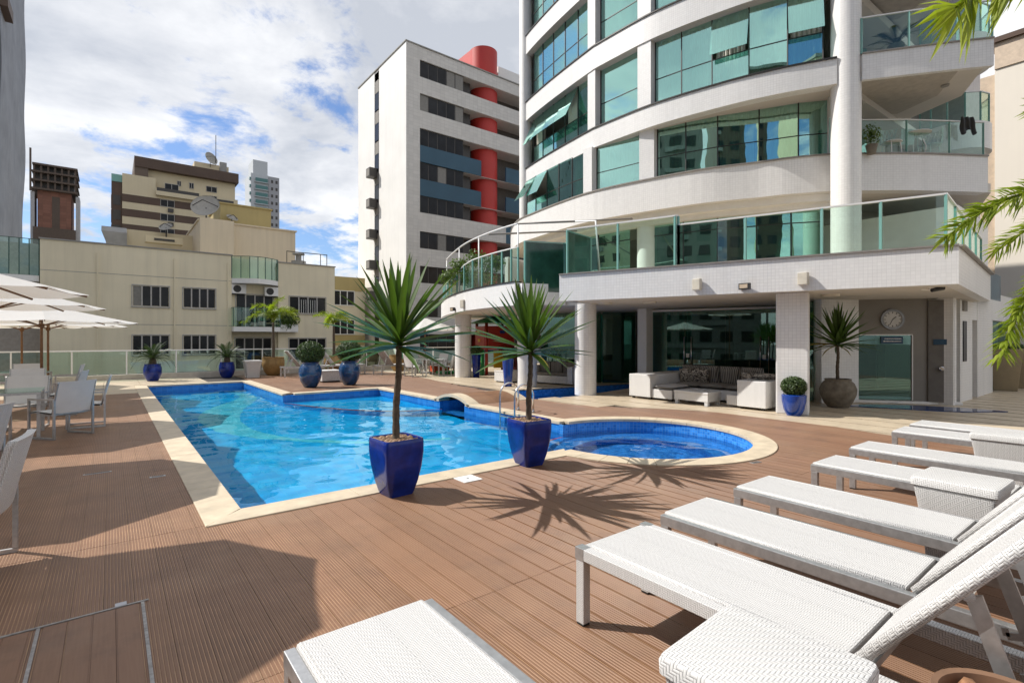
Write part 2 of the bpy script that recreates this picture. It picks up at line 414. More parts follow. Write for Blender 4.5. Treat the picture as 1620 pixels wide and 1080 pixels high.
# ---- pool outline (metres)
PX0, PX1, PX2, PY0, PY1, PY2 = .92, 3.8, 6.62, 5.2, 15.2, 20.7
CX, CY, CR = 6.72, 5.18, 1.66
WATER_Z = -.20
def pool_iv(x, g=0.0):
    iv = []
    if PX0 - g < x < PX1 + g: iv.append((PY0 - g, PY2 + g))
    elif PX1 + g <= x < PX2 + g: iv.append((PY0 - g, PY1 + g))
    r = CR + g
    if abs(x - CX) < r:
        h = math.sqrt(r * r - (x - CX) ** 2); iv.append((CY - h, CY + h))
    if PX2 + g <= x < 9.05: iv.append((10.25 - g * .3, 11.4 + g * .3))
    return iv
EDGE = [(-6, 9.2), (-1, 9.5), (2.6, 9.95), (4.3, 10.35), (5.6, 10.25), (6.6, 9.85), (7.6, 9.2), (8.6, 8.75), (10, 8.75), (12, 9.0), (16.6, 9.5), (17.8, 9.9), (24.5, 10.4)]
def edge(y):
    for (a, xa), (b, xb) in zip(EDGE, EDGE[1:]):
        if a <= y <= b: return xa + (xb - xa) * (y - a) / (b - a)
    return EDGE[-1][1]
def minus(ivs, cuts):
    for (a, b) in cuts:
        nx = []
        for (p, q) in ivs:
            if b <= p or a >= q: nx.append((p, q))
            else:
                if a > p: nx.append((p, a))
                if b < q: nx.append((b, q))
        ivs = nx
    return ivs
def stone_iv(x, y0=-4.0, y1=24.2):
    out = []; start = None; n = 560
    for i in range(n + 1):
        y = y0 + (y1 - y0) * i / n; inside = edge(y) < x
        if inside and start is None: start = y
        if not inside and start is not None: out.append((start, y)); start = None
    if start is not None: out.append((start, y1))
    return out
# channel pool under the building
CH = [(9.0, 12.25), (14.4, 11.55), (14.0, 10.55), (9.75, 9.75), (9.0, 10.05)]
def poly_iv(poly, x):
    ys = []
    for (a, b), (c, d) in zip(poly, poly[1:] + poly[:1]):
        if (a - x) * (c - x) < 0: ys.append(b + (d - b) * (x - a) / (c - a))
    ys.sort(); return [(ys[0], ys[-1])] if len(ys) >= 2 else []
HATCH = (-.42, .15, 2.3, 3.76)
# ---- deck boards: ribbed profile, aligned butt joints
BW, PITCH = .1461, .147
NR = 8
def board_mb(x0, segs_lo, segs_hi, detail=True):
    """one board from x0; (ya,yb) at the left edge, at the right edge"""
    mb = MB(); prof = [(0, -.022, 0)]
    if detail:
        w = BW / NR
        for i in range(NR):
            a = i * w; prof += [(a + .0012, 0, 0), (a + w - .0056, 0, 0), (a + w - .0050, -.0022, 1), (a + w - .0008, -.0022, 1)]
        prof[-1] = (BW, -.0022, 1); prof.append((BW, -.022, 0))
    else:
        prof += [(0, 0, 0), (BW, 0, 0), (BW, -.022, 0)]
    n = len(prof); vs = []
    for e in (0, 1):
        for (dx, z, _) in prof:
            k = dx / BW; y = segs_lo[e] * (1 - k) + segs_hi[e] * k
            vs.append((x0 + dx, y, z))
    fs, ms = [], []
    for i in range(n - 1):
        fs.append((i, i + 1, n + i + 1, n + i)[::-1]); ms.append(1 if prof[i][2] == 1 and prof[i + 1][2] == 1 else 0)
    fs.append(tuple(range(n))); ms.append(0); fs.append(tuple(range(n, 2 * n))[::-1]); ms.append(0)
    mb.v = vs; mb.f = fs; mb.m = ms; return mb
deck = structure('deck')
pieces = []
JT = [-4.64 + 2.4 * i for i in range(13)]
x = -9.0
while x < 10.5:
    def free(xx):
        f_ = [(-4.6, 18.2 if x < 4.05 else 24.15)]
        f_ = minus(f_, pool_iv(xx, .12)); f_ = minus(f_, stone_iv(xx + .05))
        f_ = minus(f_, poly_iv(CH, xx))
        return f_
    A, B = free(x), free(x + BW)
    if len(A) != len(B):
        M_ = free(x + BW / 2); A = B = M_
    for (a, b), (c, d_) in zip(A, B):
        if abs(a - c) > 1.2: a = c = max(a, c)
        if abs(b - d_) > 1.2: b = d_ = min(b, d_)
        js = [j for j in JT if max(a, c) + .25 < j < min(b, d_) - .25]
        los = [a] + [j + .002 for j in js]; his = [j - .002 for j in js] + [b]
        loc_ = [c] + [j + .002 for j in js]; hic = [j - .002 for j in js] + [d_]
        for i in range(len(los)):
            if his[i] - los[i] < .05: continue
            pieces.append((x, (los[i], his[i]), (loc_[i], hic[i])))
    x += PITCH
def in_view(p, q):
    r = (p * math.cos(R(YAW)) - q * math.sin(R(YAW))); D = p * math.sin(R(YAW)) + q * math.cos(R(YAW))
    return D > 1.0 and abs(r) < D * 1.02 + .3
near = []; rest = MB()
for pc in pieces:
    pts = [(pc[0], pc[1][0] + (pc[1][1] - pc[1][0]) * k_) for k_ in (.05, .3, .5, .7, .95)]
    ds = [p * math.sin(R(YAW)) + q * math.cos(R(YAW)) for p, q in pts if in_view(p, q)]
    near.append((min(ds) if ds else 99 + abs(pc[0]), pc))
near.sort(key=lambda q: q[0])
share = {}
for i, (D, pc) in enumerate(near):
    if i < 300:
        xx, lo, hi = pc; key = None
        if abs(lo[0] - hi[0]) < 1e-6 and abs(lo[1] - hi[1]) < 1e-6: key = round(lo[1] - lo[0], 3)
        if key and key in share: me = share[key]
        else:
            me = board_mb(0, (0, lo[1] - lo[0]), (hi[0] - lo[0], hi[1] - lo[0])).mesh('deck_board', [BOARD, GROOVE], fix=False)
            if key: share[key] = me
        link('deck_board', me, deck, (xx, lo[0], rnd.uniform(-.0008, .0008)))
    else:
        b_ = board_mb(pc[0], pc[1], pc[2], D < 22 or math.hypot(pc[0], (pc[1][0] + pc[1][1]) / 2) < 9); o = len(rest.v); rest.v += b_.v
        rest.f += [tuple(q + o for q in f_) for f_ in b_.f]; rest.m += b_.m
ro = link('deck_boards', rest.mesh('deck_boards', [BOARD, GROOVE], fix=False), deck); ro['kind'] = 'stuff'
# dark joists sheet seen through the gaps, cut round the pools
base = MB()
for i in range(200):
    xa = -9.2 + i * .1; xb = xa + .1
    for (a, b) in minus(minus([(-4.7, 24.4)], pool_iv((xa + xb) / 2, .1)), poly_iv(CH, (xa + xb) / 2)):
        base.add([(xa, a, -.03), (xb, a, -.03), (xb, b, -.03), (xa, b, -.03)], [(0, 1, 2, 3)])
base.box(10.8, 40, -8, 9.7, -.3, -.018); base.box(10.8, 14.5, 12.3, 24.4, -.3, -.018); base.box(14.5, 40, 9.7, 24.4, -.3, -.018)
base.box(-9.2, 10.8, -4.72, -4.7, -9, -.03); base.box(-9.2, 40, 24.4, 24.44, -9, -.03)
part('deck_base', base, JOINT, deck)
# hatch in the deck: steel angle frame, wide boards
h = thing('service_hatch', 'rectangular deck hatch with worn steel angle frame, near the shaded corner', 'hatch', (HATCH[0], HATCH[2], 0))
fr = MB()
fr.box(HATCH[0] - .10, HATCH[1] + .03, HATCH[3] - .006, HATCH[3] + .010, -.001, .006)
fr.box(HATCH[0] + .105, HATCH[0] + .121, HATCH[2], HATCH[3] - .012, -.001, .0055)
fr.box(HATCH[1] - .008, HATCH[1] + .008, HATCH[2], HATCH[3] - .012, -.001, .0055)
part('frame', fr, simple('worn_angle', (.34, .32, .30), .5, .7, var=.3, scale=30), h)
xx = HATCH[0] - .02
while xx < HATCH[1] - .05:
    w_ = min(.105, HATCH[1] - .016 - xx)
    if abs(xx - (HATCH[0] + .1)) < .03: xx += .05
    b_ = MB().box(xx, xx + w_ - .009, HATCH[2] + .004, HATCH[3] - .016, .0005, .0035); part('board', b_, BOARD, h)
    xx += .105
part('hinge', MB().box(.02, .075, 3.76, 3.81, -.004, .008), simple('hinge_steel', (.45, .45, .46), .4, .8), h)
# small fittings
def fitting(x, y, rz, label, sx=.13, sy=.05, m_=ALU, name='floor_drain'):
    o = thing(name, label, 'drain', (x, y, 0), rz, None)
    part('plate', MB().box(-sx / 2, sx / 2, -sy / 2, sy / 2, -.002, .006), m_, o, local=True, bevel=.002)
    for k in range(3): part('slot', MB().box(-sx / 2 + .02, sx / 2 - .02, -sy / 2 + sy * (.25 + .25 * k) - .003, -sy / 2 + sy * (.25 + .25 * k) + .003, .004, .0066), BLACK, o, local=True)
fitting(-.12, 7.66, .05, 'slim steel drain strip in the shaded deck, left of the other one', .26, .035)
fitting(.42, 7.05, .0, 'small steel drain plate in the shaded deck beside the pool coping', .15, .05)
fitting(6.42, 3.17, -.2, 'little metal drain on the deck at the rim of the round pool', .16, .06)
sk = thing('skimmer_lid', 'square white plastic skimmer lid set in the deck between the two potted trees', 'lid', (3.14, 4.79, 0))
part('plate', MB().box(-.12, .12, -.12, .12, -.002, .008), WHITE, sk, local=True, bevel=.004)
part('finger_hole', MB().lathe([(0, .0085), (.016, .0085), (.017, .0079)], 12), BLACK, sk, local=True)

# ---- stone paving by the building: long strips with open dark joints
pav = structure('paving')
x = 8.75
nst = 0
while x < 26:
    w = .60
    def fr_(xx): return minus(stone_iv(xx), poly_iv(CH, xx) + ([(10.25, 11.4)] if xx < 9.05 else []))
    A, B = fr_(x), fr_(x + w)
    if len(A) != len(B): A = B = fr_(x + w / 2)
    for (a, b), (c, d_) in zip(A, B):
        lo_, hi_ = max(a, c), min(b, d_)
        js = [j for j in [-4 + 1.9 * i + (.95 if nst % 2 else 0) for i in range(17)] if lo_ + .3 < j < hi_ - .3]
        L0 = [a] + js; L1 = js + [b]; R0 = [c] + js; R1 = js + [d_]
        for p0, p1, q0, q1 in zip(L0, L1, R0, R1):
            if p1 - p0 < .04 and q1 - q0 < .04: continue
            part('paving_slab', MB().prism([(x, p0 + .002), (x + w, q0 + .002), (x + w, q1 - .002), (x, p1 - .002)], -.025, .004), STONE2, pav)
    x += w + .085; nst += 1

for i in range(10):      # cross-laid slabs at the far end of the deck
    for j in range(12):
        x0 = -9 + j * .98; y0 = 18.22 + i * .6; y1 = y0 + .592; x1 = x0 + .972
        if y1 > 24.22 or x0 > 4.0: continue
        if x1 > PX0 - .3 and y0 < PY2 + .3:
            if x0 > PX0 - .35: continue
            x1 = PX0 - .302
        part('paving_slab', MB().box(x0, x1, y0, y1, -.025, .003), STONE2, pav)

# ---- pools
def poolmat(name, c0, c1, tw, joint):
    m, t, out = newmat(name); u, v, g = axis_uv(t)
    j = t.m('MAXIMUM', lines(t, u, tw, .006), lines(t, v, tw, .006))
    cell = t.comb(t.m('FLOOR', t.m('DIVIDE', u, tw)), t.m('FLOOR', t.m('DIVIDE', v, tw)), 0.0)
    wn = t.n('ShaderNodeTexWhiteNoise', {'Vector': cell})
    c = t.mix(wn.outputs['Value'], c0, c1); c = t.mix(t.m('MULTIPLY', j, .8), c, joint)
    b = bsdf(t, out, Base_Color=c, Roughness=.2); return m
PT = poolmat('pool_tile', (.006, .44, .88), (.02, .55, .96), .15, (.10, .56, .88))
PTS = poolmat('pool_mosaic', (.012, .15, .52), (.05, .30, .78), .05, (.14, .36, .66))
PTL = poolmat('pale_mosaic', (.12, .62, .78), (.22, .72, .84), .10, (.3, .76, .86))
PTR = simple('red_tile', (.75, .10, .07), .3)
def watermat(name, tint):
    m, t, out = newmat(name)
    g_ = t.n('ShaderNodeBsdfGlass', {'Color': tint, 'Roughness': 0.0, 'IOR': 1.33}); t.t.links.new(g_.outputs[0], out.inputs[0]); return m
WATER = watermat('pool_water', (.66, .95, 1.0)); WATER2 = watermat('whirlpool_water', (.80, .95, 1.0))
PTW = poolmat('pool_wall_tile', (.014, .14, .46), (.03, .22, .60), .15, (.08, .28, .58))
pool = structure('swimming_pool')
DEEP = -1.15
fl = MB(); wl = MB()
fl.box(PX0, PX1, PY0, PY2, DEEP - .1, DEEP); fl.box(PX1, PX2, PY0, PY1, DEEP - .1, DEEP)
wl.box(PX0 - .1, PX0, PY0 - .1, PY2 + .1, DEEP, -.035); wl.box(PX0, PX1, PY2, PY2 + .1, DEEP, -.035)
wl.box(PX1, PX1 + .1, PY1, PY2 + .1, DEEP, -.035); wl.box(PX1 + .1, PX2 + .1, PY1, PY1 + .1, DEEP, -.035)
wl.box(PX2, PX2 + .1, 11.4, PY1, DEEP, -.035); wl.box(PX2, PX2 + .1, 6.84, 10.25, DEEP, -.035)
wl.box(PX0, 5.06, PY0 - .1, PY0, DEEP, -.035)
part('pool_floor', fl, PT, pool); part('pool_wall', wl, PTW, pool)
# channel under the bridge
ch = MB(); ch.box(PX2, 9.0, 10.25, 11.4, -.8, -.7)
ch.box(PX2 + .1, 9.0, 10.15, 10.25, -.7, -.035); ch.box(PX2 + .1, 9.0, 11.4, 11.5, -.7, -.035)
ch.prism(CH, -.8, -.7)
part('channel_floor', ch, PTS, pool)
cw = MB()
for (a, b), (c, d_) in zip(CH, CH[1:]):
    cw.bar((a, b, -.36), (c, d_, -.36), .06, .64)
part('channel_wall', cw, PTS, pool)
# pale mosaic ribbon winding over the floor
rib = MB(); path = spline([(3.3, 20.2), (3.5, 18.4), (3.05, 16.9), (2.4, 15.4), (2.0, 13.6), (2.1, 12.0), (2.55, 10.8), (3.2, 9.9), (4.1, 9.2), (5.3, 8.7)], 8)
wid = [.10 + .36 * math.exp(-((i - 26) / 17) ** 2) for i in range(len(path))]
for i in range(len(path) - 1):
    def side(j, sgn):
        a = path[max(j - 1, 0)]; b = path[min(j + 1, len(path) - 1)]; d_ = (b - a).normalized()
        return (path[j].x - d_.y * wid[j] * sgn, path[j].y + d_.x * wid[j] * sgn, DEEP + .006)
    rib.add([side(i, -1), side(i, 1), side(i + 1, 1), side(i + 1, -1)], [(0, 1, 2, 3)])
part('mosaic_ribbon', rib, PTL, pool)
# shallow shelf with red nosing in the far corner
arc = spline([(PX1, 15.0), (4.2, 13.9), (4.75, 12.7), (5.6, 11.8), (PX2, 11.3)], 8)
sh = MB(); sh.prism([(p.x, p.y) for p in arc] + [(PX2, PY1), (PX1, PY1)], DEEP, -.44); part('shallow_shelf', sh, PT, pool)
part('red_nosing', MB().tube([(p.x, p.y, -.42) for p in arc], .05, 6), PTR, pool)
# round pool
rp = MB(); N = 72
ang0 = [2 * math.pi * i / N for i in range(N)]
rp.add([(CX + CR * math.cos(w_), CY + CR * math.sin(w_), -.9) for w_ in ang0], [tuple(range(N))]); part('whirlpool_floor', rp, PTS, pool)
rw = MB()
for i in range(N):
    a, b = ang0[i], ang0[i] + 2 * math.pi / N; m_ = (a + b) / 2
    px_, py_ = CX + CR * math.cos(m_), CY + CR * math.sin(m_)
    z1 = -.035 if not (px_ < PX2 and py_ > PY0) else -.55
    q = [(CX + r_ * math.cos(w_), CY + r_ * math.sin(w_)) for r_, w_ in ((CR, a), (CR, b), (CR + .1, b), (CR + .1, a))]
    rw.prism(q, -.9, z1)
part('whirlpool_wall', rw, PTS, pool)
sb = MB().lathe([(1.1, -.9), (1.1, -.5), (1.14, -.48), (CR - .01, -.48)], N, (CX, CY)); sb.f = [q for q in sb.f if len(q) == 4]; sb.m = [0] * len(sb.f); part('whirlpool_bench', sb, PTS, pool, smooth=40)
ra = [(CX + (CR + .03) * math.cos(R(w_)), CY + (CR + .03) * math.sin(R(w_)), -.53) for w_ in range(94, 178, 6)]
part('red_rim', MB().tube(ra, .05, 6), PTR, pool)
# water: real ripples as geometry
def wz(x_, y_, k=1.0, f=1.0):
    return .013 * k * (mnoise.noise(Vector((x_ * f, y_ * 1.15 * f, 0))) + .55 * mnoise.noise(Vector((x_ * 2.5 * f + 5, y_ * 2.1 * f, 3))) + .22 * mnoise.noise(Vector((x_ * 5.4 * f, y_ * 5.0 * f, 7))))
wm = MB()
def pond(x0, x1, y0, y1, st=.065):
    nx, ny = max(2, int((x1 - x0) / st)), max(2, int((y1 - y0) / st))
    wm.grid(lambda u, v: (x0 + (x1 - x0) * u, y0 + (y1 - y0) * v, WATER_Z + wz(x0 + (x1 - x0) * u, y0 + (y1 - y0) * v)), nx, ny)
pond(PX0, PX1, PY0, PY2); pond(PX1, 5.06, PY0, PY1); pond(PX2, 9.0, 10.25, 11.4)
def flat_(poly, z):
    ar_ = sum(a[0] * b[1] - b[0] * a[1] for a, b in zip(poly, poly[1:] + poly[:1])); poly = poly if ar_ > 0 else poly[::-1]
    wm.add([(x_, y_, z) for x_, y_ in poly], [tuple(range(len(poly)))])
def arc_y(x_): return CY + math.sqrt(max(0, CR * CR - (x_ - CX) ** 2))
nx, ny = 26, 150
wm.grid(lambda u, v: (5.06 + (PX2 - 5.06) * u, (arc_y(5.06 + (PX2 - 5.06) * u)) * (1 - v) + PY1 * v, WATER_Z + wz(5.06 + (PX2 - 5.06) * u, (arc_y(5.06 + (PX2 - 5.06) * u)) * (1 - v) + PY1 * v)), nx, ny)
flat_(CH, WATER_Z)
w_obj = link('water', wm.mesh('water', WATER, smooth=True, fix=False)); w_obj['kind'] = 'structure'; w_obj.cycles.is_caustics_caster = True
wm2 = MB(); vs = [(CX, CY, WATER_Z)]; fs = []; NRg = 40
for j in range(1, NRg + 1):
    for i in range(N):
        x_, y_ = CX + CR * j / NRg * math.cos(ang0[i]), CY + CR * j / NRg * math.sin(ang0[i]); vs.append((x_, y_, WATER_Z + .003 + wz(x_, y_, .75, 2.2)))
for i in range(N): fs.append((0, 1 + i, 1 + (i + 1) % N))
for j in range(NRg - 1):
    for i in range(N): fs.append((1 + j * N + i, 1 + (j + 1) * N + i, 1 + (j + 1) * N + (i + 1) % N, 1 + j * N + (i + 1) % N))
wm2.add(vs, fs)
w_ob2 = link('whirlpool_water', wm2.mesh('whirlpool_water', WATER2, smooth=True, fix=False)); w_ob2['kind'] = 'structure'; w_ob2.cycles.is_caustics_caster = True
for o_ in pool.children: o_.cycles.is_caustics_receiver = True
# coping stones, one object each
CW = .30
def cope(poly, dz=0.0):
    part('coping_stone', MB().prism(poly, -.04 + dz, .012 + dz), STONE, pool, bevel=.006)
def run(a, b, nrm, L=.98, w=CW, s0=0, s1=0):
    a, b = Vector(a), Vector(b); n_ = Vector(nrm); d_ = (b - a); n = max(1, round(d_.length / L)); u = d_ / n
    for i in range(n):
        g_ = u.normalized() * .0025
        p = a + u * i + g_; q = a + u * (i + 1) - g_
        ex0 = u.normalized() * s0 if i == 0 else Vector((0, 0)); ex1 = u.normalized() * s1 if i == n - 1 else Vector((0, 0))
        cope([tuple(p - n_ * .02), tuple(q - n_ * .02), tuple(q + n_ * w + ex1), tuple(p + n_ * w + ex0)])
run((PX0, PY2), (PX0, PY0), (-1, 0), s1=CW, s0=-CW)
run((PX0, PY0), (5.05, PY0), (0, -1), s0=-CW, s1=-.25)
run((PX1, PY2), (PX0, PY2), (0, 1), s0=-CW, s1=CW)
run((PX1, PY1), (PX1, PY2), (1, 0), s0=CW, s1=CW)
run((PX2, PY1), (PX1 + CW, PY1), (0, 1), s0=-CW)
run((PX2, 11.42), (PX2, PY1), (1, 0), s1=CW)
run((PX2, 6.95), (PX2, 10.2), (1, 0))
NC = 26
a0, a1 = R(-180.0 + 2), R(90)
for i in range(NC):
    a = a0 + (a1 - a0) * i / NC + .0012; b = a0 + (a1 - a0) * (i + 1) / NC - .0012; ks = [a + (b - a) * j / 3 for j in range(4)]
    cope([(CX + (CR - .02) * math.cos(k_), CY + (CR - .02) * math.sin(k_)) for k_ in ks] + [(CX + (CR + CW) * math.cos(k_), CY + (CR + CW) * math.sin(k_)) for k_ in ks[::-1]], .004)
# arched footbridge
br = thing('arched_footbridge', 'low arched footbridge with pale stone edge over the pool channel', 'bridge', (7.2, 10.8, 0))
def arch(u): return .185 * math.sin(math.pi * u) ** .9 if 0 < u < 1 else 0
ys = [10.02 + 1.62 * i / 16 for i in range(17)]
for (xa, xb, nm, mt, dz, th) in ((6.60, 6.90, 'stone_edge', STONE, .012, .07), (8.15, 8.4, 'stone_edge', STONE, .012, .07)):
    mb = MB()
    for i in range(16):
        z0, z1 = arch(i / 16) + dz, arch((i + 1) / 16) + dz
        mb.add([(xa, ys[i], z0 - th), (xb, ys[i], z0 - th), (xb, ys[i + 1], z1 - th), (xa, ys[i + 1], z1 - th), (xa, ys[i], z0), (xb, ys[i], z0), (xb, ys[i + 1], z1), (xa, ys[i + 1], z1)],
               [(3, 2, 1, 0), (4, 5, 6, 7), (1, 2, 6, 5), (3, 0, 4, 7)] + ([(0, 1, 5, 4)] if i == 0 else []) + ([(2, 3, 7, 6)] if i == 15 else []))
    part(nm, mb, mt, br)
xb_ = 6.905
while xb_ < 8.1:
    mb = MB()
    for i in range(16):
        z0, z1 = arch(i / 16) + .004, arch((i + 1) / 16) + .004
        mb.add([(xb_, ys[i], z0 - .05), (xb_ + .135, ys[i], z0 - .05), (xb_ + .135, ys[i + 1], z1 - .05), (xb_, ys[i + 1], z1 - .05), (xb_, ys[i], z0), (xb_ + .135, ys[i], z0), (xb_ + .135, ys[i + 1], z1), (xb_, ys[i + 1], z1)],
               [(3, 2, 1, 0), (4, 5, 6, 7), (1, 2, 6, 5), (3, 0, 4, 7)])
    part('plank', mb, BOARD, br); xb_ += .138
# pool ladder
ld = thing('pool_ladder', 'curved stainless steel pool ladder rails beside the second potted tree', 'ladder', (6.7, 8.6, 0))
for yy in (8.22, 8.72):
    pts = [(PX2 + .42, yy, -.02)] + [(PX2 + .17 + .25 * math.cos(R(w_)), yy, .36 + .25 * math.sin(R(w_))) for w_ in range(0, 181, 15)] + [(PX2 - .08, yy, -.2), (PX2 - .08, yy, -.85)]
    part('rail', MB().tube(pts, .021, 10), STEEL, ld, smooth=True)
    part('foot_flange', MB().lathe([(.045, .012), (.045, .02), (.03, .028)], 14, (PX2 + .42, yy)), STEEL, ld, smooth=30)
for zz in (-.08, -.36, -.62): part('tread', MB().box(PX2 - .11, PX2 - .04, 8.25, 8.69, zz - .012, zz + .012), STEEL, ld, bevel=.005)
# crescent pond by the entrance
cp = spline([(13.3, 4.5), (13.6, 3.9), (13.9, 3.1), (14.2, 2.6), (15.0, 2.0)], 6); cq = spline([(15.0, 2.0), (14.9, 2.9), (14.5, 3.7), (13.9, 4.3), (13.3, 4.5)], 6)
cm = MB(); cm.prism([(p.x, p.y) for p in cp + cq[1:-1]], .005, .022)
cpo = one('crescent_pond', cm, simple('pond_blue', (.006, .045, .16), .08, var=.5, scale=6, bump=.3, bscale=9), 'crescent of dark blue water set in the paving before the grey entrance', 'pond')

# ---- glass balustrade along the far edge
bal = thing('glass_balustrade', 'long clear green glass balustrade with white handrail along the far deck edge', 'balustrade', (3, 24.3, 0))
part('stone_kerb', MB().box(-9, 11.6, 24.22, 24.42, -.03, .20), simple('kerb_plaster', (.50, .46, .40), .7), bal)
part('handrail', MB().box(-9, 11.6, 24.28, 24.35, 1.08, 1.125), WMETAL, bal, bevel=.006)
xx = -9.0
while xx < 11.5:
    part('pane', MB().box(xx + .03, xx + 1.55, 24.31, 24.32, .22, 1.075), RAILGLASS, bal)
    part('post', MB().box(xx - .02, xx + .02, 24.29, 24.34, .2, 1.08), WMETAL, bal)
    xx += 1.58
bal2 = thing('side_balustrade', 'glass balustrade with white handrail behind the playground', 'balustrade', (11.6, 22, 0))
part('stone_kerb', MB().box(11.62, 19, 23.2, 23.4, -.03, .2), MATS['kerb_plaster'], bal2)
part('handrail', MB().box(11.62, 19, 23.26, 23.33, 1.08, 1.125), WMETAL, bal2, bevel=.006)
for i in range(5):
    x_ = 11.64 + i * 1.5
    part('pane', MB().box(x_ + .03, x_ + 1.46, 23.29, 23.30, .22, 1.075), RAILGLASS, bal2); part('post', MB().box(x_ - .02, x_ + .02, 23.27, 23.32, .2, 1.08), WMETAL, bal2)
# ------------------------------------------------------------------ the curved tower and its podium
tw = thing('curved_apartment_tower', 'white tiled curved apartment tower with green glass bands rising over the pool deck', 'building', (15, 10, 0))
CB = [(14.62, 17.75), (14.35, 16.7), (14.02, 15.0), (13.70, 12.9), (13.66, 12.3), (13.72, 10.46), (13.90, 9.3), (14.17, 8.19), (14.42, 7.35), (14.81, 6.4), (15.36, 5.38)]
CC = [(16.2, 20.7), (14.9, 18.9), (14.12, 17.4), (13.85, 16.07), (13.57, 14.16), (13.49, 12.4), (13.84, 10.56), (14.38, 8.76), (15.11, 7.37), (15.45, 6.66), (16.06, 5.8), (16.66, 5.26), (17.69, 4.4), (18.8, 3.65), (19.75, 3.05)]
def dense(pts, per=5): return [(p.x, p.y) for p in spline(pts, per)]
LB, LC = dense(CB), dense(CC)
def onc(line, y):
    for (xa, ya), (xb, yb) in zip(line, line[1:]):
        if yb <= y <= ya: return xa + (xb - xa) * (ya - y) / (ya - yb)
    return line[-1][0] if y < line[-1][1] else line[0][0]
def cut(line, y0, y1):
    """piece of the plan curve between two Y"""
    hi, lo = max(y0, y1), min(y0, y1)
    return [(onc(line, hi), hi)] + [p for p in line if lo + .02 < p[1] < hi - .02] + [(onc(line, lo), lo)]
def inset(line, y, k):
    a = Vector((onc(line, y + .2), y + .2)); b = Vector((onc(line, y - .2), y - .2)); d = (b - a).normalized()
    return Vector((onc(line, y), y)) + Vector((-d.y, d.x)) * k
SILL = [('C', LC, 5.75, 6.77), ('B', LB, 8.42, 9.1), ('A', LB, 11.25, 12.05), ('Z', LB, 14.2, 15.0), ('Y', LB, 17.2, 18.0)]
for nm, line, z0, z1 in SILL:
    part('facade_band', MB().wall_strip(line, z0, z1, 0, .34), TILE, tw)
    part('band_sill', MB().wall_strip(line, z1 + .001, z1 + .045, -.035, .30), DARKM if nm != 'C' else simple('sill_stone', (.25, .23, .21), .5), tw)
    part('floor_slab', MB().prism([(p[0] + .36, p[1]) for p in line] + [(27, 5.0), (27, 21.5), (20.5, 21.5)], z0 + .05, z0 + .32), SOFFIT, tw)
part('lower_lintel', MB().wall_strip(cut(LC, 17.0, 5.6), 5.55, 5.747, .26, .5), WHITE, tw)
part('lower_lintel', MB().wall_strip(cut(LC, 17.0, 5.5), 5.40, 5.549, .50, .8), WHITE, tw)
# core walls behind the rooms
core = [(18.2, 17.5), (17.6, 13), (17.6, 9.5), (18.4, 7.3), (20.4, 5.9), (27, 5.6), (27, 22), (21, 22)]
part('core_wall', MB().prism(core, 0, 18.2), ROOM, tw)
part('flank_wall', MB().bar((14.95, 17.9, 11.9), (21, 22, 11.9), .2, 12.5), TILE, tw)
part('flank_wall', MB().bar((16.0, 20.8, 4.5), (21.5, 22.4, 4.5), .2, 2.5), TILE, tw)
part('edge_column', MB().lathe([(.29, 6.0), (.29, 18.2)], 20, (14.72, 17.70)), WHITE, tw, smooth=40)
# piers and the tall round column at the corner
for y0, y1 in ((12.98, 12.56), (10.72, 10.22)):
    for (z0, z1, la, lb) in ((6.82, 8.42, LC, LC), (9.145, 11.25, LB, LB), (12.1, 14.2, LB, LB), (15.05, 17.2, LB, LB)):
        p0, p1 = inset(la, y0, .03), inset(la, y1, .03); q0, q1 = inset(la, y0, .45), inset(la, y1, .45)
        a0_, a1_ = inset(lb, y0, .03), inset(lb, y1, .03); b0_, b1_ = inset(lb, y0, .45), inset(lb, y1, .45)
        mb = MB().add([(*p0, z0), (*p1, z0), (*q1, z0), (*q0, z0), (*a0_, z1), (*a1_, z1), (*b1_, z1), (*b0_, z1)], [(3, 2, 1, 0), (4, 5, 6, 7), (0, 1, 5, 4), (1, 2, 6, 5), (2, 3, 7, 6), (3, 0, 4, 7)])
        part('pier', mb, TILE, tw)
part('round_column', MB().lathe([(.36, 3.0), (.36, 18.2)], 28, (15.75, 5.30)), TILE, tw, smooth=40)
part('round_column', MB().lathe([(.33, 3.0), (.33, 5.75)], 28, (14.6, 11.0)), WHITE, tw, smooth=40)
# glazing: every pane an object, dark slim mullions and a transom
BAYS = [(17.3, 16.45), (16.45, 15.6), (15.6, 14.75), (14.75, 13.9), (13.9, 13.0), (12.54, 10.74), (10.20, 9.30), (9.30, 8.37), (8.37, 7.35), (7.35, 6.4), (6.4, 5.62)]
GLZ = .30
def quad(p0, p1, z0, z1, th=.012, tilt=0.0, q0=None, q1=None):
    """pane between plan points p0,p1; q0,q1 its top edge; tilt swings the bottom out"""
    q0 = q0 or p0; q1 = q1 or p1
    d = (p1 - p0).normalized(); n = Vector((d.y, -d.x))
    a, b = p0 + n * tilt, p1 + n * tilt; k = n * th
    vs = [(*a, z0), (*b, z0), (*(b - k), z0), (*(a - k), z0), (*q0, z1), (*q1, z1), (*(q1 - k), z1), (*(q0 - k), z1)]
    return MB().add(vs, [(3, 2, 1, 0), (4, 5, 6, 7), (0, 1, 5, 4), (1, 2, 6, 5), (2, 3, 7, 6), (3, 0, 4, 7)])
levels = [(6.82, 8.47, LC, LC, .42), (9.145, 11.25, LB, LB, .42), (12.1, 14.2, LB, LB, .42), (15.05, 17.2, LB, LB, .42)]
opened = {(0, 0): .62, (0, 1): .5, (1, 0): .55, (1, 1): .6, (1, 2): .6, (1, 3): .6, (1, 8): .34, (1, 10): .30}
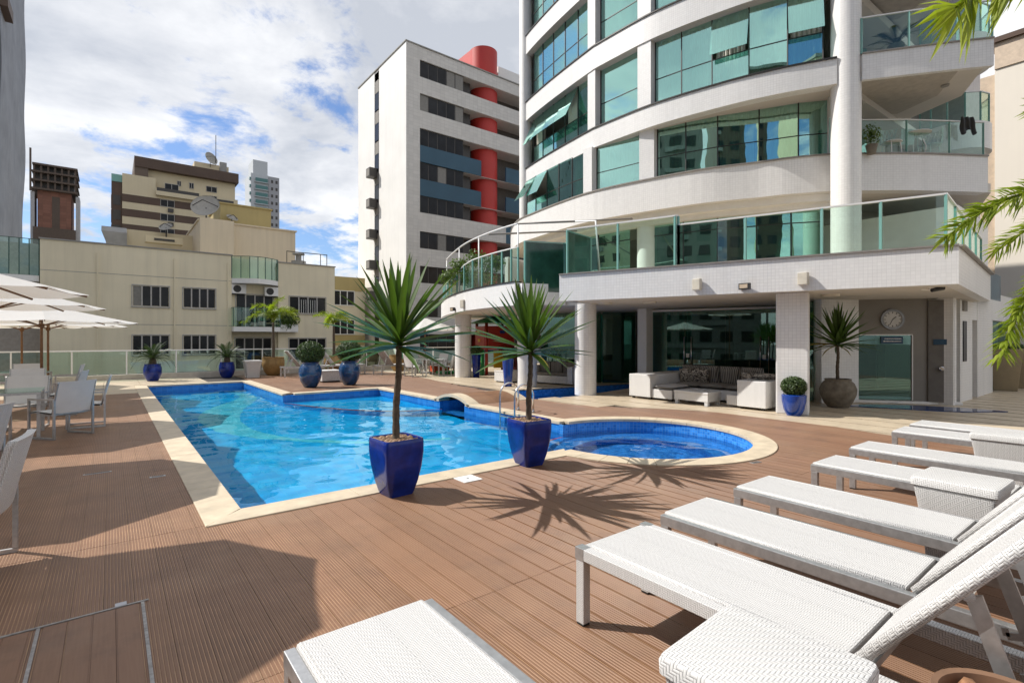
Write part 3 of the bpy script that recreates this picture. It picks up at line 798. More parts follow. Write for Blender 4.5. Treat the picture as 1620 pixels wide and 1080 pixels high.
curt = {0: (6, 7, 8, 9, 10, 4, 5), 1: (6, 7, 8, 9, 10, 4, 3, 0), 2: (5, 6, 7, 0, 2, 4, 1), 3: (0, 1, 2, 5)}
for li, (z0, z1, la, lb, tk) in enumerate(levels):
    for bi, (ya, yb) in enumerate(BAYS):
        p0, p1 = inset(la, ya, GLZ), inset(la, yb, GLZ); q0, q1 = inset(lb, ya, GLZ), inset(lb, yb, GLZ)
        zt = z0 + (z1 - z0) * tk; m0, m1 = p0.lerp(q0, tk), p1.lerp(q1, tk)
        part('pane', quad(p0, p1, z0, zt - .012, q0=m0, q1=m1), TOWERGLASS, tw)
        part('pane', quad(m0, m1, zt + .012, z1, q0=q0, q1=q1, tilt=opened.get((li, bi), 0) * 1.0), TOWERGLASS, tw)
        part('transom', MB().bar((*m0, zt), (*m1, zt), .03, .022), DARKM, tw)
        part('mullion', MB().bar((*p0, z0), (*q0, z1), .028, .04, up=(1, 0, 0)), DARKM, tw)
        if bi in (4, 5, 10): part('mullion', MB().bar((*p1, z0), (*q1, z1), .028, .04, up=(1, 0, 0)), DARKM, tw)
        if bi in curt[li]:
            c0, c1 = inset(la, ya, GLZ + .14), inset(la, yb, GLZ + .14); d_ = c1 - c0; n_ = Vector((-d_.y, d_.x)).normalized()
            k0 = rnd.uniform(0, .12); k1 = rnd.uniform(.75, 1)
            mb = MB().grid(lambda u, v: (*(c0 + d_ * (k0 + (k1 - k0) * u) + n_ * (.045 * math.sin(u * d_.length * 46) + .02 * math.sin(u * 31 + li))), z0 + (z1 - z0) * v), 48, 1)
            part('curtain', mb, CURT, tw, smooth=True)
# terrace-level glazing under the first band
TZ = 3.0
for i, (ya, yb) in enumerate([(17.0, 15.6), (15.6, 14.2), (14.2, 12.9), (12.9, 11.4), (10.6, 9.5), (9.5, 8.4), (8.4, 7.4), (7.4, 6.5), (6.5, 5.7)]):
    p0, p1 = inset(LC, ya, .75), inset(LC, yb, .75)
    part('terrace_pane', quad(p0, p1, TZ, 5.42), TOWERGLASS, tw)
    part('mullion', MB().bar((*p0, TZ), (*p0, 5.42), .035, .05, up=(1, 0, 0)), DARKM, tw)
    part('transom', MB().bar((*p0, 5.05), (*p1, 5.05), .03, .03), DARKM, tw)
# ---- podium slab with tiled fascia
FA, FB, FC = (8.94, 9.42), (11.51, 2.15), (17.53, 2.64)
ZS, ZF = 2.51, 3.17
def lerp2(a, b, u): return (a[0] + (b[0] - a[0]) * u, a[1] + (b[1] - a[1]) * u)
LCUR = dense([(12.24, 20.95), (11.20, 19.03), (10.37, 17.16), (9.59, 15.04), (9.21, 13.41), (9.06, 12.15), (9.04, 11.36)], 6)
slab = LCUR + [(10.32, 10.89), (10.32, 9.64), FA, (FB[0] - .02, FB[1] + .16), (FC[0], FC[1] + .14), (18.0, 8), (26, 8), (26, 22)]
part('podium_soffit', MB().prism([(x + .15 if x < 26 else x, y) for x, y in slab], ZS + .01, ZS + .16), SOFFIT, tw)
part('podium_floor', MB().prism([(x + .15 if x < 26 else x, y) for x, y in slab], ZF - .27, ZF - .14), STONE2, tw)
part('podium_fascia', MB().wall_strip(LCUR, ZS, ZF, 0, .22), TILE, tw)
part('podium_fascia', MB().bar((9.16, 11.24, ZS + .32), (10.42, 10.78, ZS + .32), .2, .60), TILE, tw)
part('podium_fascia', MB().wall_strip([FA, lerp2(FA, FB, .25), lerp2(FA, FB, .5), lerp2(FA, FB, .75), FB], ZS, ZF, 0, .22), TILE, tw)
part('podium_fascia', MB().bar((9.00, 9.33, ZS + .31), (10.42, 9.71, ZS + .31), .2, .60), TILE, tw)
part('podium_fascia', MB().bar((11.61, 2.27, (ZS + ZF) / 2), (17.53, 2.76, (ZS + ZF) / 2), .2, ZF - ZS - .004), TILE, tw)
part('fascia_cap', MB().wall_strip(LCUR, ZF + .002, ZF + .032, -.03, .24), DARKM, tw)
part('fascia_cap', MB().wall_strip([FA, lerp2(FA, FB, .5), FB], ZF + .002, ZF + .034, -.03, .24), MATS['sill_stone'], tw)
part('fascia_cap', MB().bar((11.61, 2.23, ZF + .019), (17.53, 2.72, ZF + .019), .28, .03), MATS['sill_stone'], tw)
# columns under the podium
for (x_, y_, r_, nm) in ((10.45, 9.95, .30, 'column'), (11.25, 17.5, .33, 'column'), (10.62, 12.7, .32, 'column')):
    part(nm, MB().lathe([(r_, 0), (r_, ZS + .01)], 32, (x_, y_)), TILE, tw, smooth=40)
part('square_column', MB().box(15.42, 15.72, 2.98, 3.28, 0, ZS + .01), TILE, tw)
part('square_column', MB().box(-.26, .26, -.30, .30, 0, ZS + .01).xf(Matrix.Translation((11.28, 4.78, 0)) @ Matrix.Rotation(R(20), 4, 'Z')), TILE, tw, bevel=.03)
part('square_column', MB().box(13.45, 13.8, 10.15, 10.5, 0, ZS + .01), WHITE, tw)
# ground floor: lounge glazing, interior, gray entrance, side wing
gf = [((13.78, 10.15), (14.12, 9.1)), ((14.12, 9.1), (14.46, 8.05)), ((14.46, 8.05), (14.8, 7.0)), ((14.8, 7.0), (15.1, 6.05))]
for a, b in gf:
    p0, p1 = Vector(a), Vector(b)
    part('glass_door', quad(p0, p1 - (p1 - p0) * .004, .03, 2.42), DARKGLASS, tw)
part('door_head', MB().bar((13.78, 10.15, 2.45), (15.1, 6.05, 2.45), .08, .06), WHITE, tw)
for k_ in (.235, .285, .735, .785):
    p = Vector((13.78, 10.15)).lerp(Vector((15.1, 6.05)), k_)
    part('pull_handle', MB().tube([(p.x - .06, p.y - .02, .55), (p.x - .06, p.y - .02, 1.62)], .017, 8), STEEL, tw, smooth=True)
for k_ in (.26, .76):
    p = Vector((13.78, 10.15)).lerp(Vector((15.1, 6.05)), k_)
    part('lock_plate', MB().box(p.x - .035, p.x - .012, p.y - .05, p.y + .05, .98, 1.10), WHITE, tw)
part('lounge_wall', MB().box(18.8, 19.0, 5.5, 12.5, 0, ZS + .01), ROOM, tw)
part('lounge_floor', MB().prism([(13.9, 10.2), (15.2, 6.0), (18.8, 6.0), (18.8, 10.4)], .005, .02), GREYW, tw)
c0, c1 = Vector((14.05, 10.0)), Vector((14.35, 9.1)); d_ = c1 - c0
part('lounge_curtain', MB().grid(lambda u, v: (*(c0 + d_ * u + Vector((.05, .016)) * math.sin(u * 40)), .02 + 2.4 * v), 60, 1), simple('green_sheer', (.10, .36, .27), .8), tw, smooth=True)
part('glass_wall', quad(Vector((13.62, 12.15)), Vector((14.6, 11.5)), .0, 2.48), DARKGLASS, tw)
part('glass_wall', quad(Vector((12.9, 14.6)), Vector((13.6, 12.2)), .0, 2.48), DARKGLASS, tw)
c0, c1 = Vector((13.1, 14.6)), Vector((13.85, 12.3)); d_ = c1 - c0
part('green_curtain', MB().grid(lambda u, v: (*(c0 + d_ * u + Vector((.05, .03)) * math.sin(u * 90)), .02 + 2.4 * v), 120, 1), MATS['green_sheer'], tw, smooth=True)
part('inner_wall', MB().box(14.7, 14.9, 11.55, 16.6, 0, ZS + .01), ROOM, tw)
# right part of the ground floor
part('side_pane', quad(Vector((13.35, 5.95)), Vector((13.65, 5.3)), .03, 2.48), DARKGLASS, tw)
part('tiled_pier', MB().prism([(13.55, 5.08), (14.5, 4.6), (14.7, 4.85), (13.75, 5.33)], 0, ZS + .01), TILE, tw)
part('green_curtain', MB().grid(lambda u, v: (13.65 + .25 * u + .04 * math.sin(u * 60), 6.1 - .7 * u, .02 + 2.46 * v), 60, 1), MATS['green_sheer'], tw, smooth=True)
# entrance: grey wall with a big pane
E0, E1 = Vector((14.5, 4.6)), Vector((15.33, 3.46)); ed = (E1 - E0).normalized(); en = Vector((ed.y, -ed.x))
if en.x > 0: en = -en
def epanel(name, u0, u1, z0, z1, off, th, m_, **kw):
    a = E0 + (E1 - E0) * u0 + en * off; b = E0 + (E1 - E0) * u1 + en * off
    return part(name, MB().bar((*(a - en * th / 2), (z0 + z1) / 2), (*(b - en * th / 2), (z0 + z1) / 2), th, z1 - z0), m_, tw, **kw)
epanel('grey_wall', 0, 1.02, 1.66, ZS + .01, 0, .12, GREYW); epanel('grey_wall', .80, 1.02, .06, 1.66, 0, .12, GREYW)
epanel('entrance_pane', .01, .79, .08, 1.65, -.03, .012, DARKGLASS)
epanel('pane_frame', 0, .80, 1.645, 1.67, .004, .04, WHITE); epanel('pane_frame', .795, .808, .08, 1.645, .004, .04, WHITE)
epanel('entrance_step', -.05, 1.5, .005, .06, .05, .2, WHITE)
part('lobby_wall', MB().box(15.2, 17.5, 5.6, 5.7, 0, 2.48), simple('lobby_teal', (.06, .16, .13), .7), tw)
G0, G1 = Vector((15.36, 3.44)), Vector((15.55, 3.0))
part('grey_return_wall', MB().bar((*G0, 1.27), (*G1, 1.27), .12, 2.42), simple('dark_grey_render', (.15, .138, .125), .8), tw)
part('side_wing_wall', MB().box(16.3, 17.6, 3.02, 3.3, 0, 2.9), TILE, tw)
part('side_wing_wall', MB().box(18.2, 20.2, 3.02, 3.3, 0, 2.9), TILE, tw)
part('side_wing_wall', MB().box(17.6, 18.2, 3.03, 3.3, 2.05, 2.9), TILE, tw)
part('side_wing_wall', MB().box(20.2, 24, 3.04, 3.3, 2.1, 2.9), TILE, tw)
part('side_wing_wall', MB().box(23.6, 30, 1.6, 3.0, 0, 2.9), TILE, tw)
part('side_doorway', MB().box(17.6, 18.2, 3.25, 3.32, 0, 2.05), GREYW, tw)
part('side_glazing', MB().box(20.2, 23.6, 3.2, 3.22, 0, 2.1), DARKGLASS, tw)
part('side_window', MB().box(16.55, 16.9, 3.0, 3.03, 1.0, 2.0), FARGLASS, tw)
part('side_window', MB().box(16.5, 16.85, 2.98, 3.03, 2.25, 2.5), GREYW, tw)
part('upper_side_glazing', MB().box(17.0, 19.5, 2.75, 2.79, 2.6, 3.3), simple('blue_glass', (.05, .12, .17), .1, var=.3, scale=2), tw)
part('upper_wing', MB().box(18.1, 22, 3.4, 8.0, 2.91, 5.2), WHITE, tw)
# ---- terrace balustrades
def balustrade(name, label, pts, z0, z1, step=1.15, rail=WMETAL, post=RAILEDGE, parent=None):
    o = thing(name, label, 'balustrade', (*pts[0][:2], z0)) if parent is None else parent
    run_ = []
    for a, b in zip(pts, pts[1:]):
        a, b = Vector(a), Vector(b); n = max(1, round((b - a).length / step))
        for i in range(n): run_.append((a.lerp(b, i / n), a.lerp(b, (i + 1) / n)))
    tz = z1 if callable(z1) else (lambda p: z1)
    for a, b in run_:
        ins = (b - a).normalized() * .02
        part('pane', quad(a + ins, b - ins, z0, (tz(a) + tz(b)) / 2 - .02, .010), RAILGLASS, o)
        part('post', MB().box(a.x - .022, a.x + .022, a.y - .022, a.y + .022, z0, tz(a) - .01), post, o)
        part('handrail', MB().bar((*a, tz(a)), (*b, tz(b)), .05, .03), rail, o)
    b = run_[-1][1]; part('post', MB().box(b.x - .022, b.x + .022, b.y - .022, b.y + .022, z0, tz(b) - .01), post, o)
    return o
off = lambda p, dx: (p[0] + dx, p[1])
balustrade('terrace_balustrade', 'straight green glass terrace balustrade above the sofa and the wall clock', [(10.02, 6.69), (10.95, 4.10), (11.59, 2.34), (17.53, 2.84)], ZF + .035, 4.12)
balustrade('raised_balustrade', 'taller green glass terrace screen with white rail above the first column', [(9.08, 9.28), (9.96, 6.74), (10.02, 6.69)], ZF + .035, 4.32)
LW = [(x + .12, y) for x, y in LCUR]
balustrade('curved_balustrade', 'curved green glass balustrade with stepped rail on the rounded terrace', LW[::3], ZF + .035, lambda p: 3.96 if p.y > 15.55 else (4.18 if p.y < 14.85 else 4.18 - .22 * (p.y - 14.85) / .7), .8)
pg = thing('pipe_pergola', 'white bent pipe frame standing over the rounded terrace', 'frame', (9.2, 11.35, 3.2))
pr = [(x, y, 4.85) for x, y in LW[8:]]
part('top_pipe', MB().tube(pr, .028, 8), WMETAL, pg, smooth=True)
for i in (0, 8, 15, len(pr) - 1): part('upright', MB().tube([(pr[i][0], pr[i][1], 3.2), pr[i]], .02, 8), WMETAL, pg, smooth=True)
part('cross_pipe', MB().tube([pr[-1], (10.25, 10.15, 4.85), (13.3, 10.6, 5.45)], .03, 8), MATS['sill_stone'], pg, smooth=True)  # both dark cross pipes have the shade on them put into the colour
part('cross_pipe', MB().tube([(9.38, 13.1, 4.85), (13.4, 13.2, 5.5)], .03, 8), MATS['sill_stone'], pg, smooth=True)
part('cross_pipe', MB().tube([(10.25, 10.15, 4.85), (10.15, 9.3, 4.7), (10.1, 9.1, 3.2)], .025, 8), WMETAL, pg, smooth=True)
gb = thing('glass_enclosure', 'green glass box in the notch between the two terraces', 'enclosure', (9.4, 10, 3.1))
gp = [(9.23, 11.14), (10.34, 10.68), (10.34, 9.66), (9.23, 9.41)]
for a, b in zip(gp, gp[1:]):
    part('pane', quad(Vector(a), Vector(b), 2.9, 4.3), simple('green_screen', (.02, .07, .05), .12, var=.4, scale=2) if 'green_screen' not in MATS else MATS['green_screen'], gb)
    part('frame', MB().bar((*a, 2.9), (*a, 4.33), .05, .05, up=(1, 0, 0)), RAILEDGE, gb); part('frame', MB().bar((*a, 4.32), (*b, 4.32), .05, .03), RAILEDGE, gb)
# ---- balconies on the right flank
def balcony(nm, label, edge_, back, z0, z1, rz, posts):
    o = thing(nm, label, 'balcony', (*edge_[0], z0))
    part('slab', MB().prism(edge_ + back, z0 + .25, z1 - .04), SOFFIT, o)
    for a, b in zip(edge_, edge_[1:]): part('fascia', MB().bar((a[0], a[1], (z0 + z1) / 2), (b[0], b[1], (z0 + z1) / 2), .12, z1 - z0), TILE, o)
    for a, b in zip(edge_, edge_[1:]): part('cap', MB().bar((a[0], a[1], z1 + .02), (b[0], b[1], z1 + .02), .18, .035), MATS['sill_stone'], o)
    part('soffit_recess', MB().prism([lerp2(p, (18.0, 5.6), .22) for p in edge_] + [lerp2(p, (17.5, 5), .3) for p in back], z0 + .235, z0 + .25), simple('recess_plaster', (.48, .44, .39), .8) if 'recess_plaster' not in MATS else MATS['recess_plaster'], o)
    c_ = Vector(lerp2(edge_[0], back[0], .45)); part('ceiling_light', MB().lathe([(0, z0 + .20), (.09, z0 + .20), (.1, z0 + .235)], 16, (c_.x + .9, c_.y - .6)), CONC, o)
    balustrade('', '', edge_, z1 + .04, z1 + .04 + rz, posts, parent=o)
    return o
be = [(15.72, 4.92), (16.35, 4.05), (17.0, 3.2), (17.48, 2.62)]
bk = [(19.6, 3.6), (20.4, 5.2), (18.4, 7.2), (15.9, 5.4)]
balcony('corner_balcony', 'upper corner balcony with glass rail, potted palm behind the glass', be, bk, 8.42, 9.1, .95, .95)
balcony('corner_balcony', 'topmost corner balcony, cut by the upper edge of the photo', be, bk, 11.4, 12.05, .95, .95)
balcony('corner_balcony', 'third corner balcony high above the frame edge', be, bk, 14.35, 15.0, .95, .95) if False else None
ce = [(16.5, 5.02), (17.0, 4.62), (17.69, 4.2), (18.8, 3.45), (19.75, 2.9)]
co = thing('corner_balcony', 'lower corner balcony with white lattice chairs and a black jacket', 'balcony', (17.5, 4.4, 5.75))
part('slab', MB().prism([(16.35, 5.8), (16.8, 5.4), (17.8, 4.58), (18.9, 3.85), (19.8, 3.25), (21, 4.5), (20.4, 5.2), (18.4, 7.2)], 5.9, 6.72), SOFFIT, co)
balustrade('', '', [(15.95, 5.75), (16.25, 5.72), (16.78, 5.28), (17.78, 4.46), (18.85, 3.73), (19.75, 3.15)], 6.82, 7.78, 1.0, parent=co)
part('balcony_wall', MB().bar((16.0, 5.6, 9), (18.4, 7.4, 9), .2, 6.4), WHITE, tw)
part('balcony_wall', MB().bar((18.4, 7.3, 9.2), (20.5, 5.8, 9.2), .2, 18), simple('balcony_wall_paint', (.50, .45, .38), .8), tw)
part('balcony_door', MB().bar((18.7, 6.95, 7.9), (19.9, 6.1, 7.9), .06, 2.1), TOWERGLASS, tw)
part('balcony_door', MB().bar((18.7, 6.95, 10.2), (19.9, 6.1, 10.2), .06, 2.1), TOWERGLASS, tw)
part('rear_wing', MB().box(24.5, 27, 4.4, 9, 3.0, 18), simple('lilac_grey_tile', (.50, .48, .49), .5), tw)
rbc = thing('rounded_balcony', 'small rounded balcony with glass rail on the rear wing', 'balcony', (23.6, 4.6, 8))
part('slab', MB().lathe([(1.05, 8.0), (1.05, 8.9)], 28, (23.6, 4.6)), TILE, rbc, smooth=40)
ar = [(23.6 + 1.0 * math.cos(R(w_)), 4.6 + 1.0 * math.sin(R(w_))) for w_ in range(130, 320, 27)]
balustrade('', '', ar, 8.93, 9.9, 2, parent=rbc)
rb2 = thing('rounded_balcony', 'another rounded balcony with glass rail one floor higher on the rear wing', 'balcony', (23.6, 4.6, 11))
part('slab', MB().lathe([(1.05, 11.0), (1.05, 11.9)], 28, (23.6, 4.6)), TILE, rb2, smooth=40)
balustrade('', '', ar, 11.93, 12.9, 2, parent=rb2)
# ---- fixtures on the podium
def sconce(x, y, z, label, sc=1):
    o = thing('wall_light', label, 'lamp', (x, y, z), 0, None)
    part('housing', MB().box(-.10 * sc, 0, -.09 * sc, .09 * sc, 0, .24 * sc), simple('beige_lamp', (.50, .46, .38), .5) if 'beige_lamp' not in MATS else MATS['beige_lamp'], o, local=True, bevel=.01)
    part('lens', MB().box(-.085 * sc, -.01, -.07 * sc, .07 * sc, -.012, .0), WHITE, o, local=True)
def fx(u): p = lerp2(FA, FB, u); return p
p_ = fx(.44); sconce(p_[0] - .01, p_[1], 2.62, 'beige box wall light on the tiled fascia above the sofa')
p_ = fx(.70); sconce(p_[0] - .01, p_[1], 2.62, 'beige box wall light on the tiled fascia above the tiled column')
sconce(9.51, 14.73, 2.62, 'beige box wall light on the curved white fascia', 1.1)
def flood(x, y, z, label):
    o = thing('floodlight', label, 'lamp', (x, y, z))
    part('body', MB().box(-.14, -.04, -.11, .11, 0, .13), DARKM, o, local=True, bevel=.008)
    part('lens', MB().box(-.146, -.139, -.085, .085, .025, .105), simple('lamp_lens', (.45, .36, .26), .2) if 'lamp_lens' not in MATS else MATS['lamp_lens'], o, local=True)
    part('bracket', MB().box(-.05, .0, -.03, .03, .03, .08), DARKM, o, local=True)
p_ = fx(.565); flood(p_[0], p_[1], 2.58, 'square floodlight on the white fascia between two wall lights')
flood(9.9, 15.97, 2.57, 'small floodlight at the rounded end of the curved fascia')
for (x_, y_, lab) in ((11.0, 8.2, 'flat round ceiling light under the podium over the sofa'), (12.2, 4.4, 'flat ceiling light under the podium beside the tiled column'), (10.3, 9.1, 'flat ceiling light under the podium near the first column')):
    one('ceiling_light', MB().lathe([(0, -.05), (.17, -.05), (.18, 0)], 24), simple('opal', (.62, .58, .5), .4) if 'opal' not in MATS else MATS['opal'], lab, 'lamp', 'ceiling lights under the podium', smooth=40, loc=(x_, y_, ZS + .01))
cm_ = thing('security_camera', 'black bullet security camera under the corner of the podium', 'camera', (11.95, 2.65, ZS + .01))
part('bracket', MB().tube([(0, 0, 0), (.0, 0, -.05), (-.09, .10, -.05)], .012, 6), WHITE, cm_, local=True)
part('body', MB().tube([(.02, -.03, -.06), (.13, -.11, -.03), (.20, -.16, -.01)], [.035, .04, .045], 10), BLACK, cm_, local=True, smooth=30)
# clock
ck = thing('wall_clock', 'round grey wall clock with white dial on the grey wall', 'clock', (0, 0, 0))
p = E0 + (E1 - E0) * .50 + en * .01; az = math.atan2(en.y, en.x); ck.location = (p.x, p.y, 2.03); ck.scale = (1.25, 1.25, 1.25); ck.rotation_euler = (0, 0, az)
def disc(r0, r1, x0, x1, n=40):
    mb = MB()
    vs = [(x_, r_ * math.cos(6.28318 * i / n), r_ * math.sin(6.28318 * i / n)) for x_, r_ in ((x0, r1), (x1, r1), (x1, r0)) for i in range(n)]
    fs = [(k_ * n + i, k_ * n + (i + 1) % n, (k_ + 1) * n + (i + 1) % n, (k_ + 1) * n + i) for k_ in range(2) for i in range(n)]
    if r0 < .001: pass
    return mb.add(vs, fs)
part('rim', disc(.155, .20, 0, .035), simple('clock_rim', (.22, .22, .22), .4, .5), ck, local=True, smooth=30)
part('dial', disc(.0, .157, 0, .02), simple('clock_dial', (.55, .54, .52), .5), ck, local=True)
for i in range(12):
    a = R(30 * i); part('hour_mark', MB().bar((.023, .115 * math.sin(a), .115 * math.cos(a)), (.023, .145 * math.sin(a), .145 * math.cos(a)), .012, .004, up=(1, 0, 0)), BLACK, ck, local=True)
part('hand', MB().bar((.025, 0, 0), (.025, .06, .05), .012, .004, up=(1, 0, 0)), BLACK, ck, local=True); part('hand', MB().bar((.027, 0, 0), (.027, -.045, -.10), .008, .004, up=(1, 0, 0)), BLACK, ck, local=True)
NAVY = simple('navy_sign', (.008, .05, .10), .4)
def sign(p, az, z, w, h_, label, rows, name='sign'):
    o = thing(name, label, 'sign', (p[0], p[1], z), az)
    part('board', MB().box(0, .012, -w / 2, w / 2, 0, h_), NAVY, o, local=True)
    for i in range(rows):      # two lines of small white lettering, too small to read
        zc = h_ * (i + 1) / (rows + 1); y = -w * .40 + (.03 if i else 0); mb = MB()
        while y < w * .40:
            l = rnd.uniform(.008, .03); mb.box(.0122, .0135, y, min(y + l, w * .42), zc - .010, zc + .010); y += l + .008
        part('lettering', mb, WHITE, o, local=True)
p = E0 + (E1 - E0) * .50 + en * -.012; sign(p, az, 1.44, .46, .18, 'blue sign with white lettering on the entrance glass', 2)
gm = (G0 + G1) / 2; gd = (G1 - G0).normalized(); gn = Vector((gd.y, -gd.x)); gn = gn if gn.x < 0 else -gn
p = gm + gn * .07; sign(p, math.atan2(gn.y, gn.x), 1.42, .30, .13, 'dark navy sign on the dark grey return wall', 0)
p = gm + gn * .065; one('shower_valve', MB().tube([(0, 0, 0), (.05, 0, 0), (.06, 0, 0), (.10, 0, 0)], [.05, .05, .03, .035], 14), STEEL, 'round chrome valve on the dark grey wall', 'valve', smooth=30, loc=(p.x, p.y, .86), rz=math.atan2(gn.y, gn.x))
# ------------------------------------------------------------------ buildings around
FRAMEW = simple('window_frame_pale', (.42, .40, .37), .5)
SHUT = simple('drawn_blind', (.22, .21, .19), .8)
FRAMED = simple('window_frame_dark', (.05, .045, .04), .5)
def window(parent, x0, x1, z0, z1, y, nm=4, frame=FRAMEW, pane=FARGLASS, axis='X', depth=.12, bars=False, curtain=False):
    """opening on a wall facing -Y (axis X) or facing -X (axis Y): reveal, frame, panes"""
    def bx(a0, a1, d0, d1, c0, c1): return MB().box(a0, a1, y + d0, y + d1, c0, c1) if axis == 'X' else MB().box(y + d0, y + d1, a0, a1, c0, c1)
    f_ = 0.05 * max(1, (x1 - x0) / 2.0) if (x1 - x0) < 6 else .06
    w = part('window', bx(x0, x1, .02, .03, z0, z1), FRAMED, parent)
    fr = bx(x0 - .05, x1 + .05, -.05, .05, z1, z1 + .06)
    for a in (bx(x0 - .05, x1 + .05, -.07, .05, z0 - .07, z0), bx(x0 - .05, x0, -.05, .05, z0, z1), bx(x1, x1 + .05, -.05, .05, z0, z1)):
        o = len(fr.v); fr.v += a.v; fr.f += [tuple(i + o for i in q) for q in a.f]; fr.m += a.m
    part('frame', fr, frame, w)
    st = (x1 - x0) / nm
    for i in range(nm):
        part('pane', bx(x0 + i * st + .03, x0 + (i + 1) * st - .03, -.005 - .012 * (i % 2), .0 - .012 * (i % 2) + .003, z0 + .03, z1 - .03), (SHUT if curtain and i in (0, nm - 1) and rnd.random() < .22 else pane), w)
        if i: part('stile', bx(x0 + i * st - .035, x0 + i * st + .035, -.045, .0, z0, z1), frame, w)
    if bars:
        for i in range(9):
            xa = x0 + (x1 - x0) * (.25 + .5 * i / 8); part('bar', bx(xa - .012, xa + .012, -.09, -.07, z0, z1 - .2), WMETAL, w)
    return w
# --- cream apartment block straight behind the balustrade
cb = thing('cream_apartment_block', 'low cream apartment block with streaked wall behind the far balustrade', 'building', (5, 36.2, -9))
Y = 36.2
part('wall', MB().box(-2.9, 6.0, Y, Y + 14, -9, 6.78), CREAM, cb)
part('wall', MB().box(6.0, 8.75, Y + .35, Y + 14, -9, 6.70), CREAM, cb)
part('wall', MB().box(8.75, 12.5, Y + .02, Y + 14, -9, 6.60), CREAM, cb)
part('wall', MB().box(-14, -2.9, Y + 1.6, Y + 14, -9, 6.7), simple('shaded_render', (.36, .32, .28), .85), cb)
for x_ in (-.6, 2.95, 5.75): part('downpipe', MB().box(x_, x_ + .07, Y - .07, Y, -9, 6.3), CREAM, cb)
for z in (5.15, 2.35, -.45): part('plaster_joint', MB().box(-2.9, 6.0, Y - .004, Y, z, z + .03), CONC, cb)
part('parapet_cap', MB().box(-2.95, 6.05, Y - .06, Y + .3, 6.781, 6.85), CONC, cb)
part('parapet_cap', MB().box(8.7, 12.55, Y - .04, Y + .3, 6.601, 6.67), CONC, cb)
for z0, z1 in ((3.42, 4.6), (.62, 1.75), (-2.2, -1.05)):
    window(cb, .98, 2.72, z0, z1, Y, 4, curtain=True); window(cb, 3.42, 5.1, z0, z1, Y, 4, curtain=True)
window(cb, 9.45, 11.85, 3.28, 4.4, Y + .02, 4, bars=True); window(cb, 9.42, 11.85, .1, 1.57, Y + .02, 4); window(cb, 9.42, 11.85, -2.6, -1.1, Y + .02, 4)
window(cb, 6.3, 8.5, 2.3, 4.4, Y + .35, 4); window(cb, 6.25, 8.4, -.4, 1.6, Y + .35, 4); window(cb, 6.25, 8.4, -3.4, -1.2, Y + .35, 4)
def cbalc(z0, z1, label, curved, xa=6.0, xb=8.72, yy=Y + .35, dep=1.15):
    o = thing('cream_block_balcony', label, 'balcony', ((xa + xb) / 2, yy, z0))
    n = 12; bow = .75 if curved else .12
    pts = [(xa + (xb - xa) * i / n, yy - dep + bow - bow * math.sin(math.pi * i / n)) for i in range(n + 1)]
    part('slab', MB().prism(pts + [(xb, yy - .01), (xa, yy - .01)], z0, z0 + .3), WHITE, o)
    seg = [pts[i] for i in range(0, n + 1, 2)]
    full = [(xa, yy - .02)] + [(p[0], p[1] + .05) for p in seg] + [(xb, yy - .02)]
    balustrade('', '', full, z0 + .32, z0 + .32 + (z1 - z0 - .32), 5, rail=simple('green_rail', (.05, .11, .09), .5) if 'green_rail' not in MATS else MATS['green_rail'], post=MATS.get('green_rail') or RAILEDGE, parent=o)
    return o
cbalc(5.05, 6.75, 'bowed green glass balcony at the roof edge of the cream block', True)
cbalc(2.0, 3.5, 'green glass balcony with pale slab below the two air conditioners', False)
cbalc(4.55, 6.75, 'green glass balcony at the left end of the cream block', False, -5.2, -2.95, Y + 1.55, 1.5)
def condenser(x, y, z, label, s_=.8):
    o = thing('air_conditioner', label, 'air conditioner', (x, y, z))
    part('casing', MB().box(-.42 * s_, .42 * s_, -.32 * s_, 0, 0, .6 * s_), WHITE, o, local=True, bevel=.02)
    mb = MB().lathe([(0, 0), (.22 * s_, 0), (.24 * s_, -.01)], 20); mb.xf(Matrix.Translation((-.1 * s_, -.325 * s_, .3 * s_)) @ Matrix.Rotation(R(90), 4, 'X'))
    part('fan_grille', mb, BLACK, o, local=True); part('bracket', MB().box(-.36 * s_, .36 * s_, -.3 * s_, .02, -.05, 0), DARKM, o, local=True)
condenser(6.42, Y + .34, 4.42, 'white air conditioner under the bowed balcony, left one', 1.0); condenser(8.35, Y + .34, 4.35, 'white air conditioner under the bowed balcony, right one', 1.0)
condenser(-3.6, Y + 1.59, 4.2, 'dark air conditioner hanging under the left end balcony', .9)
pl = thing('window_planter', 'planter ledge with trailing green plants beside the second balcony', 'planter', (9.0, Y, 2.0))
part('ledge', MB().box(8.8, 9.9, Y - .4, Y + .02, 2.0, 2.5), WHITE, pl)
def leaf_cloud(n, c, rx, ry, rz, size, seed=1, shell=.35, flat=.5, lo=-1):
    r_ = random.Random(seed); mb = MB()
    for i in range(n):
        d_ = Vector((r_.gauss(0, 1), r_.gauss(0, 1), r_.gauss(0, 1))).normalized()
        if d_.z < lo: d_.z = -d_.z
        q = Vector(c) + Vector((d_.x * rx, d_.y * ry, d_.z * rz)) * (1 - shell * r_.random() ** 1.6)
        nrm = (d_ + Vector((r_.uniform(-1, 1), r_.uniform(-1, 1), r_.uniform(-1, 1))) * flat).normalized()
        a = nrm.orthogonal().normalized(); a.rotate(Matrix.Rotation(r_.uniform(0, 6.28), 3, nrm)); b = nrm.cross(a)
        s_ = size * r_.uniform(.6, 1.3)
        mb.add([q - a * s_, q + b * s_ * .42 + nrm * s_ * .12, q + a * s_, q - b * s_ * .42 + nrm * s_ * .12], [(0, 1, 2, 3)])
    return mb
